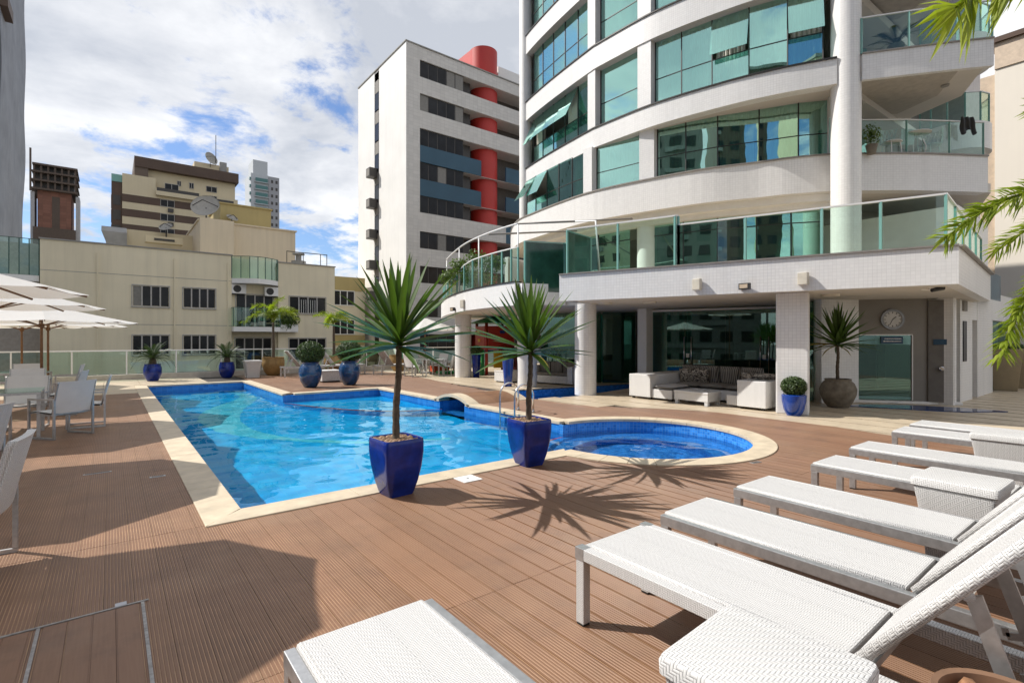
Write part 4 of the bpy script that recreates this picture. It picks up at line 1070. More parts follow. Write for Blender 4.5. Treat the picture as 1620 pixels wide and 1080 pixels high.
part('foliage', leaf_cloud(900, (9.3, Y - .25, 2.75), .75, .35, .75, .10, 5, .8), SHRUB, pl)
# upper storeys set back
part('penthouse', MB().box(4.9, 11.4, 42, 50, 6.6, 9.9), CREAM2, cb)
part('penthouse', MB().box(4.9, 7.0, 41.3, 42, 6.6, 10.0), CREAM2, cb)
part('penthouse_cap', MB().box(4.82, 11.5, 41.9, 50, 9.901, 10.0), CREAM2, cb)
part('water_tank_house', MB().box(6.6, 10.2, 44.5, 50, 9.9, 11.9), YELLOW, cb)
part('water_tank_cap', MB().box(6.5, 10.3, 44.4, 50, 11.901, 12.0), YELLOW, cb)
part('roof_wall', MB().box(.9, 5.0, 45.5, 46, 6.6, 9.35), STRIPE, cb)
part('roof_duct', MB().add([(-.5, 44.5, 8.9), (.9, 44.5, 8.9), (.9, 45.5, 9.4), (-.5, 45.5, 9.4), (-.2, 44.5, 8.0), (.9, 44.5, 8.0), (.9, 45.5, 8.0), (-.2, 45.5, 8.0)], [(0, 1, 2, 3), (7, 6, 5, 4), (0, 4, 5, 1), (1, 5, 6, 2), (2, 6, 7, 3), (3, 7, 4, 0)]), CONC, cb)
part('roof_cornice', MB().box(1.9, 4.1, 43.6, 44.4, 8.3, 8.75), STRIPE, cb); part('roof_cornice', MB().box(2.4, 3.6, 43.55, 43.6, 8.45, 8.6), FRAMED, cb)
rr = thing('roof_guard_rail', 'thin metal guard rail and chimney cowl on the cream block roof', 'rail', (11, 37.5, 6.65))
for x_ in (9.6, 10.7, 11.9, 12.35): part('post', MB().box(x_, x_ + .04, 37.5, 37.54, 6.6, 7.6), DARKM, rr)
part('top_rail', MB().box(9.6, 12.4, 37.5, 37.54, 7.6, 7.65), DARKM, rr)
part('cowl', MB().lathe([(.5, 6.6), (.5, 7.15), (.2, 7.2), (.2, 7.6), (.42, 7.62), (.42, 7.7), (0, 7.74)], 14, (10.7, 38.6)), CONC, rr, smooth=30)
def dish(x, y, z, r_, label, tilt=50, az_=-40):
    o = thing('satellite_dish', label, 'dish', (x, y, z))
    mb = MB().lathe([(r_ * k_ / 6, .28 * r_ * (k_ / 6) ** 2) for k_ in range(7)] + [(r_ * .99, .28 * r_ + .02)], 24)
    mb.f = [q for q in mb.f if len(q) < 20]; mb.m = mb.m[:len(mb.f)]
    Mx = Matrix.Translation((0, 0, r_ * .75)) @ Matrix.Rotation(R(az_), 4, 'Z') @ Matrix.Rotation(R(tilt), 4, 'X')
    part('reflector', mb.xf(Mx), simple('dish_grey', (.36, .34, .30), .5) if 'dish_grey' not in MATS else MATS['dish_grey'], o, local=True, smooth=30)
    fd = Mx @ Vector((0, 0, r_ * .9)); part('feed_arm', MB().tube([Mx @ Vector((r_ * .9, 0, .2 * r_)), fd, Mx @ Vector((-r_ * .9, 0, .2 * r_))], .02 + r_ * .012, 5), DARKM, o, local=True)
    part('mast', MB().tube([(0, 0, -.6), (0, 0, r_ * .75)], .05, 6), DARKM, o, local=True)
dish(5.5, 43.2, 10.4, .95, 'large pale satellite dish on the cream block roof', 62, -25); dish(7.3, 44, 10.4, .42, 'small satellite dish on the edge of the peach penthouse', 40, 20); dish(3.2, 45, 9.3, .45, 'small satellite dish left of the peach penthouse', 45, -30)
# --- narrow yellow neighbour
yb = thing('yellow_house', 'narrow yellow building squeezed between the cream block and the white tower', 'building', (17.5, 48, -9))
part('wall', MB().box(14.5, 19.5, 48, 60, -9, 7.4), CREAM, yb); part('upper_wall', MB().box(14.48, 19.5, 47.97, 48, 6.1, 7.42), YELLOW, yb); part('lower_band', MB().box(14.48, 19.5, 47.97, 48, .9, 1.9), YELLOW, yb)
for z0 in (4.75, 2.0, -.9): window(yb, 16.4, 18.4, z0, z0 + 1.3, 47.97, 3, frame=WMETAL)
# --- white tower with the red cylinder
wt = thing('white_office_tower', 'tall white tower with ribbon windows, blue bands and a red cylinder', 'building', (20, 40, -9))
X0, Y0 = 20.05, 40.2
FLOORZ = 2.93
rows = [(25.0, 'w', 25.6), (22.05, 'w', 0), (19.0, 'w', 0), (16.05, 'b', 0), (13.1, 'b', 0), (9.95, 'w', 0), (6.9, 'w', 0), (3.9, 'w', 0), (.9, 'w', 0), (-2.1, 'w', 0)]
part('shaft', MB().box(X0, X0 + 1.3, Y0, 51, -9, 27.2), TILEFAR, wt)
part('left_face', MB().box(X0 - .03, X0, Y0 + .0, 45.85, -9, 27.2), WHITEW, wt); part('left_face', MB().box(X0 - .03, X0, 46.9, 51, -9, 27.2), WHITEW, wt)
part('window_shaft', MB().box(X0 + .0, X0 + .02, 45.85, 46.9, -9, 27.0), FRAMED, wt)
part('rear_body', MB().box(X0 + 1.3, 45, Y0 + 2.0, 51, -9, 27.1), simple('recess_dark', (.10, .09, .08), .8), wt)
part('roof_slab', MB().box(X0 + 1.3, 45, Y0 + .02, 51, 26.05, 27.19), TILEFAR, wt); part('parapet_cap', MB().box(X0 - .1, 45, Y0 - .06, 51, 27.2, 27.3), CONC, wt)
zt = 26.05
for i, (zc, kind, _) in enumerate(rows):
    # ribbon window between zc-.05 and zc+1.35 ; spandrel below it
    w0, w1 = zc - .45, zc + 1.05
    for j in range(5):
        xa = 21.35 + j * .92; xb = xa + .92
        w_ = part('window', MB().box(xa, xb, Y0 + .16, Y0 + .2, w0, w1), FRAMED, wt)
        part('pane', MB().box(xa + .05, xb - .05, Y0 + .14, Y0 + .155, w0 + .06, w1 - .06), (SHUT if rnd.random() < .16 else FARGLASS), w_)
    part('loggia_wall', MB().box(26.0, 27.2, Y0 + .9, Y0 + .95, w0, w1), FRAMED, wt)
    part('loggia_soffit', MB().box(26.0, 44.8, Y0 + .1, Y0 + 2.0, w1 - .02, w1), WHITEW, wt)
    zn = rows[i + 1][0] + 1.05 if i + 1 < len(rows) else -9
    white_ = (kind == 'w' and rows[min(i + 1, 9)][1] == 'w') or i in (0, 1, 4)
    xr = 44.8 if white_ else 27.9
    part('spandrel', MB().box(X0 + 1.3, xr, Y0 + (.0 if kind == 'w' else .03), Y0 + .25, zn, w0), TILEFAR if (kind == 'w' and rows[min(i + 1, 9)][1] == 'w') or i in (0, 1, 4) else BLUEP, wt)
    if kind == 'b' or rows[min(i + 1, 9)][1] == 'b': part('spandrel', MB().box(30.9, 44.8, Y0 + .02, Y0 + .2, zn, w0), BLUEP, wt)
part('corner_pier', MB().box(X0 + 1.3, X0 + 1.302, Y0 + .2, Y0 + 2, -9, 26), WHITEW, wt)
part('red_cylinder', MB().lathe([(1.38, -9), (1.38, 30.1), (0, 30.1)], 40, (29.35, Y0 + 1.72)), RED, wt, smooth=40)
part('red_wall', MB().box(28.0, 30.7, Y0 + 1.8, Y0 + 6, 26, 30.08), RED, wt)
part('roof_block', MB().box(31.4, 40, Y0 + 2, 50, 27.2, 29.6), WHITEW, wt)
z_ = 25.0; k_ = 0
while z_ > -3:
    w_ = part('shaft_window', MB().box(X0 - .02, X0, 45.95, 46.8, z_ - 1.6, z_), FARGLASS, wt); part('shaft_panel', MB().box(X0 - .02, X0, 45.95, 46.8, z_ + .05, z_ + 1.2), GREYW, wt)
    if k_ >= 2:
        o = thing('window_air_conditioner', 'dark box air conditioner %s on the white tower flank' % ['', '', 'topmost', 'second from top', 'third from top', 'fourth from top', 'fifth from top', 'sixth from top', 'seventh from top', 'lowest', 'hidden'][min(k_, 10)], 'air conditioner', (X0 - .03, 46.6, z_ - 2.2), 0, 'air conditioners down the white tower flank')
        part('casing', MB().box(-.75, 0, -.35, .55, 0, .85), FRAMED, o, local=True); part('grille', MB().box(-.77, -.75, -.25, .45, .1, .75), GREYW, o, local=True)
    z_ -= FLOORZ; k_ += 1
# --- striped brown and cream block
sb_ = thing('striped_apartment_block', 'cream apartment block with brown horizontal stripes and stepped roof', 'building', (9, 105, -9))
YS = 105
part('wall', MB().box(1.5, 18.4, YS, YS + 14, -9, 27.0), STRIPE, sb_); part('left_return', MB().box(.1, 1.5, YS + .6, YS + 14, -9, 27.2), BROWN, sb_)
part('shoulder', MB().box(1.5, 6.0, YS + .01, YS + 12, 27.0, 28.6), STRIPE, sb_)
part('upper_storey', MB().box(4.8, 18.2, YS + 1.5, YS + 12, 27, 30.6), STRIPE, sb_)
part('roof_slab', MB().box(3.1, 18.6, YS + .3, YS + 12, 30.2, 31.9), BROWN, sb_)
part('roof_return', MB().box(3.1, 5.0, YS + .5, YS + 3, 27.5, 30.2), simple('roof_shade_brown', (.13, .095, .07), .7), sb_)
part('lift_house', MB().box(11.9, 17.4, YS + 3, YS + 10, 31.9, 33.6), STRIPE, sb_); part('chimney', MB().box(15.9, 17.0, YS + 2.5, YS + 3.6, 31.9, 34.2), CONC, sb_)
part('end_glass', MB().box(.1, 1.5, YS + .5, YS + .6, 27.2, 28.4), RAILEDGE, sb_)
for i, z in enumerate((24.0, 21.6, 19.1, 16.6, 14.1)):
    part('brown_band', MB().box(1.48, 18.42, YS - .03, YS, z, z + 1.25), BROWN, sb_)
    for x_ in (6.7, 12.6): window(sb_, x_, x_ + 1.9, z + .05, z + 1.15, YS - .04, 2)
    for x_ in (8.6, 15.4):
        part('ac_recess', MB().box(x_ - .9, x_ - .1, YS - .3, YS, z - .85, z - .25), FRAMED, sb_)
    part('side_opening', MB().box(.05, .12, YS + .8, YS + 4, z - .6, z + 1.0), FRAMED, sb_)
    part('side_opening', MB().box(.3, 1.3, YS + .56, YS + .6, z - .6, z + 1.0), FRAMED, sb_)
part('balcony_ledge', MB().box(6.0, 12.4, YS - .8, YS, 25.7, 26.4), STRIPE, sb_); part('balcony_ledge', MB().box(12.6, 18.8, YS - .8, YS, 25.2, 25.9), STRIPE, sb_)
for xa, xb, z in ((6.1, 12.2, 26.4), (12.9, 17.6, 25.9)):
    part('dark_railing', MB().box(xa, xb, YS - .78, YS - .74, z, z + .55), FRAMED, sb_)
for xa, xb, z0, z1 in ((7.3, 9.2, 26.9, 28), (11.0, 11.6, 28.2, 29.1), (9.2, 9.7, 28.3, 29.1), (13.6, 15.2, 28.1, 29), (14.0, 15.0, 26.2, 27)): window(sb_, xa, xb, z0, z1, YS + 1.45 if z0 > 27.5 else YS - .02, 2)
dish(14.4, 108, 33.6, 1.2, 'dark satellite dish on top of the striped block', 70, 30)
one('antenna_mast', MB().tube([(0, 0, 0), (0, 0, 5.5)], .06, 5), DARKM, 'thin antenna mast on top of the striped block', 'antenna', loc=(15.3, 108, 33.6))
# --- unfinished brick tower far left
bt = thing('unfinished_brick_tower', 'unfinished brick tower with bare concrete frame at the top', 'building', (-9, 140, -9))
BRICK = tiled('far_brick', (.20, .095, .068), (.16, .09, .07), 1.2, .6, .08, rough=.9, var=.15)
YBk = 140; DKC = simple('weathered_concrete', (.10, .075, .06), .9)
part('wall', MB().box(-11.6, -6.4, YBk, YBk + 10, -9, 31.5), BRICK, bt)
part('wall_recess', MB().box(-9.4, -8.2, YBk - .05, YBk, 18, 30.5), DKC, bt)
part('dark_skirt', MB().box(-12.2, -5.7, YBk - .6, YBk + 9, -9, 24.0), DKC, bt)
for i, z in enumerate((31.5, 33.2, 34.9, 36.4)):
    part('floor_slab', MB().box(-12.6 + .1 * i, -5.4, YBk - .9, YBk + 9, z, z + .35), DKC, bt)
    if i < 3:
        for k_ in range(7):
            x_ = -12.2 + k_ * 1.05; part('frame_post', MB().box(x_, x_ + .3, YBk - .6, YBk - .3, z + .35, z + 1.75), DKC, bt)
        part('dark_storey', MB().box(-12, -6, YBk + .5, YBk + 8, z + .35, z + 1.7), FRAMED, bt)
for x_ in (-12.6, -5.7): part('scaffold_net', MB().box(x_, x_ + .6, YBk - .4, YBk + 4, 12, 31), simple('scaffold_net', (.36, .36, .37), .9) if 'scaffold_net' not in MATS else MATS['scaffold_net'], bt)
part('crane_mast', MB().box(-12.7, -12.4, YBk - 1, YBk - .7, 31, 39.5), DKC, bt)
# --- slim glass high-rise
st_ = thing('slim_high_rise', 'slim distant high-rise with rows of green glass balconies', 'building', (43, 200, -9))
YT = 200; PALE = simple('pale_concrete', (.50, .52, .53), .6); GREYF = simple('grey_flank', (.33, .33, .34), .7); GRG = simple('distant_green_glass', (.06, .17, .16), .15)
part('shaft', MB().box(39.2, 45.0, YT, YT + 10, -9, 60.5), PALE, st_); part('crown', MB().box(40.0, 44.8, YT + .5, YT + 8, 60.5, 65.5), PALE, st_); part('flank', MB().box(45.0, 48.6, YT - .3, YT + 10, -9, 60.2), GREYF, st_)
for i in range(14):
    z = 58.5 - i * 2.6; part('balcony_glass', MB().box(40.6, 44.6, YT - .8, YT - .5, z - .9, z + .4), GRG, st_); part('balcony_slab', MB().box(40.3, 44.9, YT - .9, YT, z - 1.15, z - .92), PALE, st_)
    for x_ in (45.8, 47.3): part('window', MB().box(x_, x_ + .7, YT - .34, YT - .3, z - .6, z + .5), FRAMED, st_)
    part('side_bay', MB().box(38.8, 39.2, YT - .2, YT + 1, z - .5, z + .4), GRG, st_)
# --- netted tower at the left edge
nt = thing('netted_tower', 'tower wrapped in grey scaffold netting at the left edge', 'building', (-12, 50, -9))
NET = simple('grey_netting', (.27, .285, .32), .9, var=.15, scale=.5, streak=.25)
def netf(u, v):
    x_ = -6.0 - 14 * (1 - u); z = -9 + 44 * v
    return (x_ - .55 * max(0, 1 - v * 1.6) * u, 50 + .12 * math.sin(u * 26 + 2 * math.sin(v * 9)) + .10 * math.sin(v * 40 + u * 7) - .3 * u, z)
part('netting', MB().grid(netf, 60, 50), NET, nt, smooth=True)
part('body', MB().box(-19, -6.8, 50.8, 64, -9, 36), CONC, nt)
part('side_netting', MB().grid(lambda u, v: (-6.0 - .55 * max(0, 1 - v * 1.6) + .05 * math.sin(v * 30 + u * 9), 49.7 + 13 * u, -9 + 44 * v), 16, 50), NET, nt, smooth=True)
part('net_hole', MB().box(-7.9, -7.75, 49.2, 49.3, 22.2, 22.6), FRAMED, nt)
for i in range(26):
    x_ = -6.3 - (i % 4) * .45 - .1 * rnd.random(); z = 2 + i * .85; part('net_tear', MB().box(x_, x_ + .13, 49.15, 49.22, z, z + rnd.uniform(.25, .5)), FRAMED, nt)
part('roof_edge', MB().box(-8.0, -5.6, 49.5, 52, 24.6, 25.4), BROWN, nt)
# --- plain white gable on the right
gb_ = thing('white_gable_building', 'plain warm white gable wall at the right edge behind the tower', 'building', (36, 0, -9))
GAB = simple('gable_paint', (.80, .74, .64), .7, var=.03, scale=.3, streak=.06)
part('wall', MB().box(35.3, 50, -30, 5.2, -9, 16.5), GAB, gb_); part('eaves_band', MB().box(35.24, 35.3, -30, 5.2, 15.2, 16.5), simple('gable_band', (.62, .50, .38), .7), gb_); part('roof_cap', MB().box(35.1, 50, -30, 5.4, 16.5, 16.75), BROWN, gb_)
part('side_wall', MB().box(35.4, 50, 5.2, 9, -9, 15), simple('side_peach', (.60, .48, .36), .8), gb_)

# --- blocks across the street, outside the frame, that the curved windows mirror
WB = MB().box(0, .08, -.75, .75, -.7, .7).mesh('window', FARGLASS)
for (xa, ya, yb, hh, m_, lab) in ((-44, -66, -36, 44, STRIPE, 'cream apartment block outside the frame, mirrored in the right windows'), (-46, -28, -7, 40, BROWN, 'brown apartment block outside the frame, mirrored in the terrace windows'),
                                  (-42, -3, 17, 34, GREYW, 'grey apartment block outside the frame, mirrored in the lounge doors'), (-50, 44, 70, 30, STRIPE, 'cream block outside the frame left, mirrored in the middle windows')):
    o = thing('street_apartment_block', lab, 'building', (xa, (ya + yb) / 2, -9)); part('wall', MB().box(xa - 12, xa, ya, yb, -9, hh), m_, o); part('roof_edge', MB().box(xa - 12.2, xa + .2, ya - .2, yb + .2, hh + .001, hh + .5), CONC, o)
    z = hh - 2.2
    while z > -6:
        part('balcony_band', MB().box(xa + .001, xa + .5, ya + 4, yb - 4, z - 1.5, z - .9), CONC, o)
        y_ = ya + 1.6
        while y_ < yb - 1: link('window', WB, o, (0, y_ - (ya + yb) / 2, z + 9)); y_ += 2.6
        z -= 3
# ------------------------------------------------------------------ sun loungers
def weave_panel(x0, x1, y0, y1, z, th=.035, m_=None):
    mb = MB(); n = 6
    return mb.box(x0, x1, y0, y1, z - th, z)
def make_lounger(name, label, group, wrapped=False, w=.60, back=52):
    t_ = thing(name, label, 'sun lounger', (0, 0, 0), 0, group); fm = WICKW if wrapped else ALU
    rw = .055 if wrapped else .042; z = .42; L = 2.0
    for x_ in (0, w - rw):
        part('side_rail', MB().box(x_, x_ + rw, -L, -.001, z - .062, z), fm, t_, local=True, bevel=.004)
        for y_ in (-.06, -L + .02):
            lg = part('leg', MB().box(x_ + .001, x_ + rw - .001, y_ - .0, y_ + .055, .012, z - .0625), fm, t_, local=True, bevel=.003)
            part('foot_cap', MB().box(x_ + .004, x_ + rw - .004, y_ + .003, y_ + .052, 0, .012), BLACK, lg, local=True)
    if wrapped:
        for x_ in (0, w - rw): part('corner_cap', MB().box(x_ - .002, x_ + rw + .002, -.06, .002, z - .064, z + .003), ALU, t_, local=True, bevel=.003)
        part('end_rail', MB().box(rw, w - rw, -.055, -.004, z - .055, z - .004), WICKW, t_, local=True, bevel=.008)
    part('cross_rail', MB().box(rw, w - rw, -L + .02, -L + .06, z - .05, z - .01), ALU, t_, local=True)
    part('cross_rail', MB().box(rw, w - rw, -1.36, -1.32, z - .06, z - .03), ALU, t_, local=True)
    a0, a1 = rw + .006, w - rw - .006; hy = -1.30
    y_front = -.055 if wrapped else .004
    part('seat_panel', MB().box(a0, a1, hy, y_front, z - .034, z + .010), WICKC, t_, local=True, bevel=.012)
    for x_ in (a0 + .012, a1 - .012): part('panel_edge', MB().tube([(x_, hy + .01, z - .004), (x_, y_front - .01, z - .004)], .017, 8), WICKW, t_, local=True, smooth=True)
    ca, sa = math.cos(R(back)), math.sin(R(back))
    bl = .80; Mx = Matrix.Translation((0, hy - .03, z)) @ Matrix.Rotation(R(-back), 4, 'X')
    bp = part('back_panel', MB().box(a0 + .01, a1 - .01, -bl, 0, -.02, .016), WICKC, t_, local=True, bevel=.01)
    bp.matrix_local = Mx
    for x_ in (a0 + .008, a1 - .008): part('back_tube', MB().tube([(x_, .0, 0), (x_, -bl, 0)], .021, 10), WICKW, bp, local=True, smooth=True)
    part('back_end', MB().tube([(a0 + .01, -bl, 0), (a1 - .01, -bl, 0)], .02, 10), WICKW, bp, local=True, smooth=True)
    # ratchet struts that hold the back up
    for x_ in (a0 + .05, a1 - .05):
        top = Mx @ Vector((x_, -.46, -.03)); bot = Vector((x_, top.y - .20, .16)); d_ = (bot - top)
        r_ = part('ratchet_strut', MB().bar(top, bot, .012, .045, up=(0, 1, 0)), ALU, t_, local=True)
        nrm = Vector((0, -d_.z, d_.y)).normalized(); nrm = nrm if nrm.y > 0 else -nrm
        for k_ in range(3):
            q = top + d_ * (.40 + .24 * k_); e_ = q + nrm * .06
            part('tooth', MB().bar(q, e_, .011, .026, up=(0, 0, 1)).bar(e_, e_ + Vector((0, .006, .028)), .011, .02, up=(0, 1, 0)), ALU, r_, local=True)
    for s_ in (a0 + .03, a1 - .03):
        q = Mx @ Vector((s_, -.46, -.02)); part('pivot', MB().tube([(q.x - .015, q.y, q.z), (q.x + .015, q.y, q.z)], .02, 10), STEEL, t_, local=True)
    return t_
G1_ = 'loungers in the front row on the deck'
def sidx(i): return i
la = make_lounger('sun_lounger', 'nearest lounger at the bottom edge, white weave between bare metal rails', G1_, False, .62, 5)
la.location = (.50, 2.0, 0)
lb_ = make_lounger('sun_lounger', 'lounger with white wrapped frame and legs beside the nearest wicker table', G1_, True, .62, 52)
lb_.location = (2.02, 2.0, 0)
spots = [(2.82, 2.02, 'metal framed lounger right behind the one with the wrapped frame'), (3.76, 2.03, 'metal framed lounger just in front of the second wicker table'),
         (5.03, 1.98, 'metal framed lounger partly hidden by the second wicker table'), (6.08, 2.02, 'metal framed lounger next beyond the second wicker table'),
         (7.56, 2.05, 'metal framed lounger partly hidden by the far wicker table'), (8.36, 2.07, 'farthest lounger of the row, nearest the grey entrance')]
lc_ = make_lounger('sun_lounger', spots[0][2], G1_); lc_.location = (*spots[0][:2], 0)
for i, (x_, y_, lab) in enumerate(spots[1:]): dup(lc_, (x_, y_, 0), R(rnd.uniform(-1.6, 1.6)), lab)
# woven side tables
def make_table():
    t_ = thing('wicker_side_table', '', 'side table', (0, 0, 0), 0, 'tapered wicker tables between the loungers')
    def lp(k, z): return [(sx * k, sy * k, z) for sx, sy in ((-1, -1), (1, -1), (1, 1), (-1, 1))]
    rings = [(.165, 0), (.170, .10), (.185, .25), (.205, .42), (.222, .53)]
    mb = MB(); vs = []; fs = []; n = 28
    def rr_(k, z):
        out = []
        for i in range(n):
            a = 2 * math.pi * (i + .5) / n; c_, s_ = math.cos(a), math.sin(a); e = .085
            out.append((k * math.copysign(abs(c_) ** e, c_), k * math.copysign(abs(s_) ** e, s_), z))
        return out
    for k, z in rings: vs += rr_(k, z)
    for j in range(len(rings) - 1):
        for i in range(n): fs.append((j * n + i, j * n + (i + 1) % n, (j + 1) * n + (i + 1) % n, (j + 1) * n + i))
    fs.append(tuple(range(n))[::-1]); mb.add(vs, fs); part('body', mb, WICKT, t_, local=True, smooth=40)
    mb = MB(); vs = []; fs = []
    top = [(.222, .531), (.234, .540), (.236, .580), (.230, .594), (.215, .598)]
    for k, z in top: vs += rr_(k, z)
    for j in range(len(top) - 1):
        for i in range(n): fs.append((j * n + i, j * n + (i + 1) % n, (j + 1) * n + (i + 1) % n, (j + 1) * n + i))
    fs.append(tuple(range(4 * n, 5 * n))); mb.add(vs, fs); part('top', mb, WICKT, t_, local=True, smooth=40)
    return t_
ta = make_table(); ta['label'] = 'nearest woven white side table at the bottom edge'; ta.location = (1.57, .74, 0); ta.rotation_euler = (0, 0, R(3))
dup(ta, (4.69, .86, 0), R(-2), 'woven white side table halfway along the lounger row'); dup(ta, (7.22, 1.0, 0), R(2), 'farthest woven white side table of the lounger row')
bw = thing('terracotta_bowl', 'terracotta bowl with tan stones cut by the bottom right corner', 'bowl', (1.90, .25, 0)); bw.scale = (1, 1, 1.0)
part('bowl', MB().lathe([(.10, 0), (.15, .2), (.17, .45), (.172, .56), (.165, .58), (.150, .575), (.145, .54), (0, .53)], 36), TERRA, bw, local=True, smooth=40)
def pebbles(n, rad, z, seed, sz=.018, square=0):
    r_ = random.Random(seed); mb = MB()
    for i in range(n):
        if square: x_, y_ = r_.uniform(-rad, rad), r_.uniform(-rad, rad)
        else:
            a = r_.uniform(0, 6.283); q = rad * math.sqrt(r_.random()); x_, y_ = q * math.cos(a), q * math.sin(a)
        s_ = sz * r_.uniform(.7, 1.35); p = (x_, y_, z + r_.uniform(-.006, .012)); a = r_.uniform(0, 3.14)
        vs = []
        for zz, k in ((-.5, .7), (0, 1), (.5, .65)):
            for j in range(6):
                w_ = a + j * 1.0472; vs.append((p[0] + math.cos(w_) * s_ * k * 1.3, p[1] + math.sin(w_) * s_ * k * (.8 + .2 * (j % 2)), p[2] + zz * s_))
        fs = [(k * 6 + j, k * 6 + (j + 1) % 6, k * 6 + 6 + (j + 1) % 6, k * 6 + 6 + j) for k in range(2) for j in range(6)] + [(12, 13, 14, 15, 16, 17)]
        mb.add(vs, fs)
    return mb
part('stones', pebbles(60, .12, .55, 3, .022), simple('tan_stone', (.30, .15, .075), .6, var=.5, scale=30), bw, local=True, smooth=60, kind='stuff')
# ------------------------------------------------------------------ potted dracaenas
def leaf_mesh(L, w, droop, m_, name='leaf', seg=7):
    mb = MB(); vs = []
    for i in range(seg + 1):
        u = i / seg; ww = w * math.sin(math.pi * (.14 + .86 * u) ** .9) ** .85 if u < 1 else .0008
        ang = -droop * u * u
        x_ = L * (u - .12 * droop * u ** 3); z = -droop * L * .42 * u ** 2.4
        vs += [(x_, -ww, z + ww * .35), (x_, 0, z - ww * .1), (x_, ww, z + ww * .35)]
    fs = []
    for i in range(seg):
        for k in (0, 1): fs.append((3 * i + k, 3 * i + k + 1, 3 * i + 4 + k, 3 * i + 3 + k))
    mb.add(vs, fs); return mb.mesh(name, m_, smooth=True)
DLD = leaf_mesh(.84, .032, .5, DRY)
DL = [leaf_mesh(L, w, dr, YUCCA) for L, w, dr in ((.84, .039, .02), (.88, .040, .05), (.90, .040, .10), (.92, .039, .20), (.86, .037, .42))]
def square_pot(t_, hw, H_, m_):
    prof = [(.60, 0), (.66, .06), (.80, .25), (.93, .50), (1.0, .76), (1.0, .93), (.985, .985), (.96, 1.0), (.90, .995), (.88, .93)]
    n = 40; vs = []; fs = []; mb = MB()
    for k, z in prof:
        for i in range(n):
            a = 2 * math.pi * (i + .5) / n; c_, s_ = math.cos(a), math.sin(a); e = .22
            vs.append((hw * k * math.copysign(abs(c_) ** e, c_), hw * k * math.copysign(abs(s_) ** e, s_), H_ * z))
    for j in range(len(prof) - 1):
        for i in range(n): fs.append((j * n + i, j * n + (i + 1) % n, (j + 1) * n + (i + 1) % n, (j + 1) * n + i))
    fs += [tuple(range(n))[::-1], tuple(range((len(prof) - 1) * n, len(prof) * n))]
    part('pot', mb.add(vs, fs), m_, t_, local=True, smooth=50)
def dracaena(loc, label, seed, ztop, lean, pot, rz=0, nleaf=66, scale=1.0):
    r_ = random.Random(seed); t_ = thing('potted_dracaena', label, 'potted plant', loc, rz, 'dracaenas in pots')
    zp = pot(t_); zt = ztop
    pts = spline([(0, 0, zp - .05), (lean * .2, .01, zp + (zt - zp) * .35), (lean * .75, -.01, zp + (zt - zp) * .7), (lean, 0, zt)], 8)
    rad = [.038 - .010 * i / len(pts) + (.02 if i < 2 else 0) + .003 * math.sin(i * 2.2) for i in range(len(pts))]; rad[-1] = .040; rad[-2] = .038
    part('trunk', MB().tube(pts, rad, 12), BARK, t_, local=True, smooth=True)
    for i in range(nleaf):
        u = (i + .5) / nleaf; el = 87 - 94 * u ** .95 + r_.uniform(-7, 7); az_ = i * 137.5 + r_.uniform(-10, 10)
        k = 0 if el > 62 else 1 if el > 42 else 2 if el > 20 else 3 if el > 2 else 4
        if r_.random() < .12: k = min(4, k + 1)
        s_ = scale * r_.uniform(.82, 1.08) * (1.0 if el > 0 else .9)
        o = link('leaf', DLD if (el < 12 and r_.random() < .16) else DL[k], t_, (lean, 0, zt + .10 - .13 * u), (r_.uniform(-.3, .3), -R(el), R(az_)))
        o.rotation_euler = (Matrix.Rotation(R(az_), 3, 'Z') @ Matrix.Rotation(-R(el), 3, 'Y') @ Matrix.Rotation(r_.uniform(-.35, .35), 3, 'X')).to_euler()
        o.scale = (s_, s_, s_)
    return t_
def potA(t_):
    square_pot(t_, .215, .57, POTBLUE)
    part('pebbles', pebbles(260, .17, .545, 11, .016, 1), PEBBLE, t_, local=True, smooth=60, kind='stuff'); return .55
dracaena((2.28, 4.80, 0), 'front dracaena tree in a square cobalt blue pot beside the pool', 3, 1.50, .03, potA, R(3))
dracaena((4.11, 4.88, 0), 'second dracaena tree in a square cobalt blue pot near the round pool', 8, 1.40, .02, potA, R(-4))
def potS(t_):
    part('pot', MB().lathe([(.20, 0), (.28, .10), (.36, .30), (.37, .42), (.32, .55), (.26, .61), (.27, .65), (.24, .65), (.23, .58)], 36), CLAY, t_, local=True, smooth=40)
    part('soil', MB().lathe([(0, .6), (.235, .59)], 24), SOIL, t_, local=True); return .58
dracaena((13.05, 4.55, 0), 'dracaena in a big round stone pot by the tiled pier', 15, 1.42, -.03, potS, 0, 90)
# ------------------------------------------------------------------ cycads, topiary, planters
def urn(t_, prof, m_, n=28): part('pot', MB().lathe(prof, n), m_, t_, local=True, smooth=40)
def cyc_frond(L, droop, seed):
    r_ = random.Random(seed); mb = MB(); pts = []
    for i in range(13):
        u = i / 12; pts.append(Vector((L * (u - .15 * droop * u ** 3), 0, L * (.10 * math.sin(u * 2.4) - droop * .55 * u ** 2.2))))
    mb.tube(pts, [.009 * (1 - .7 * i / 12) for i in range(13)], 4)
    for i in range(2, 34):
        u = i / 34; k = u * 12; a = int(k); p = pts[a].lerp(pts[min(12, a + 1)], k - a); l = .17 * math.sin(math.pi * min(1, u * 1.02 + .06)) ** .6 + .01
        for s_ in (-1, 1):
            q = p + Vector((l * .45, s_ * l * .85, -.02 - .05 * l)); wv = Vector((.009, 0, 0)); mb.add([p - wv, p + wv, q + wv * .3], [(0, 1, 2)])
    return mb.mesh('frond', CYCAD)
CF = [cyc_frond(.80, d_, i) for i, d_ in enumerate((.3, .55, .8, 1.0))]
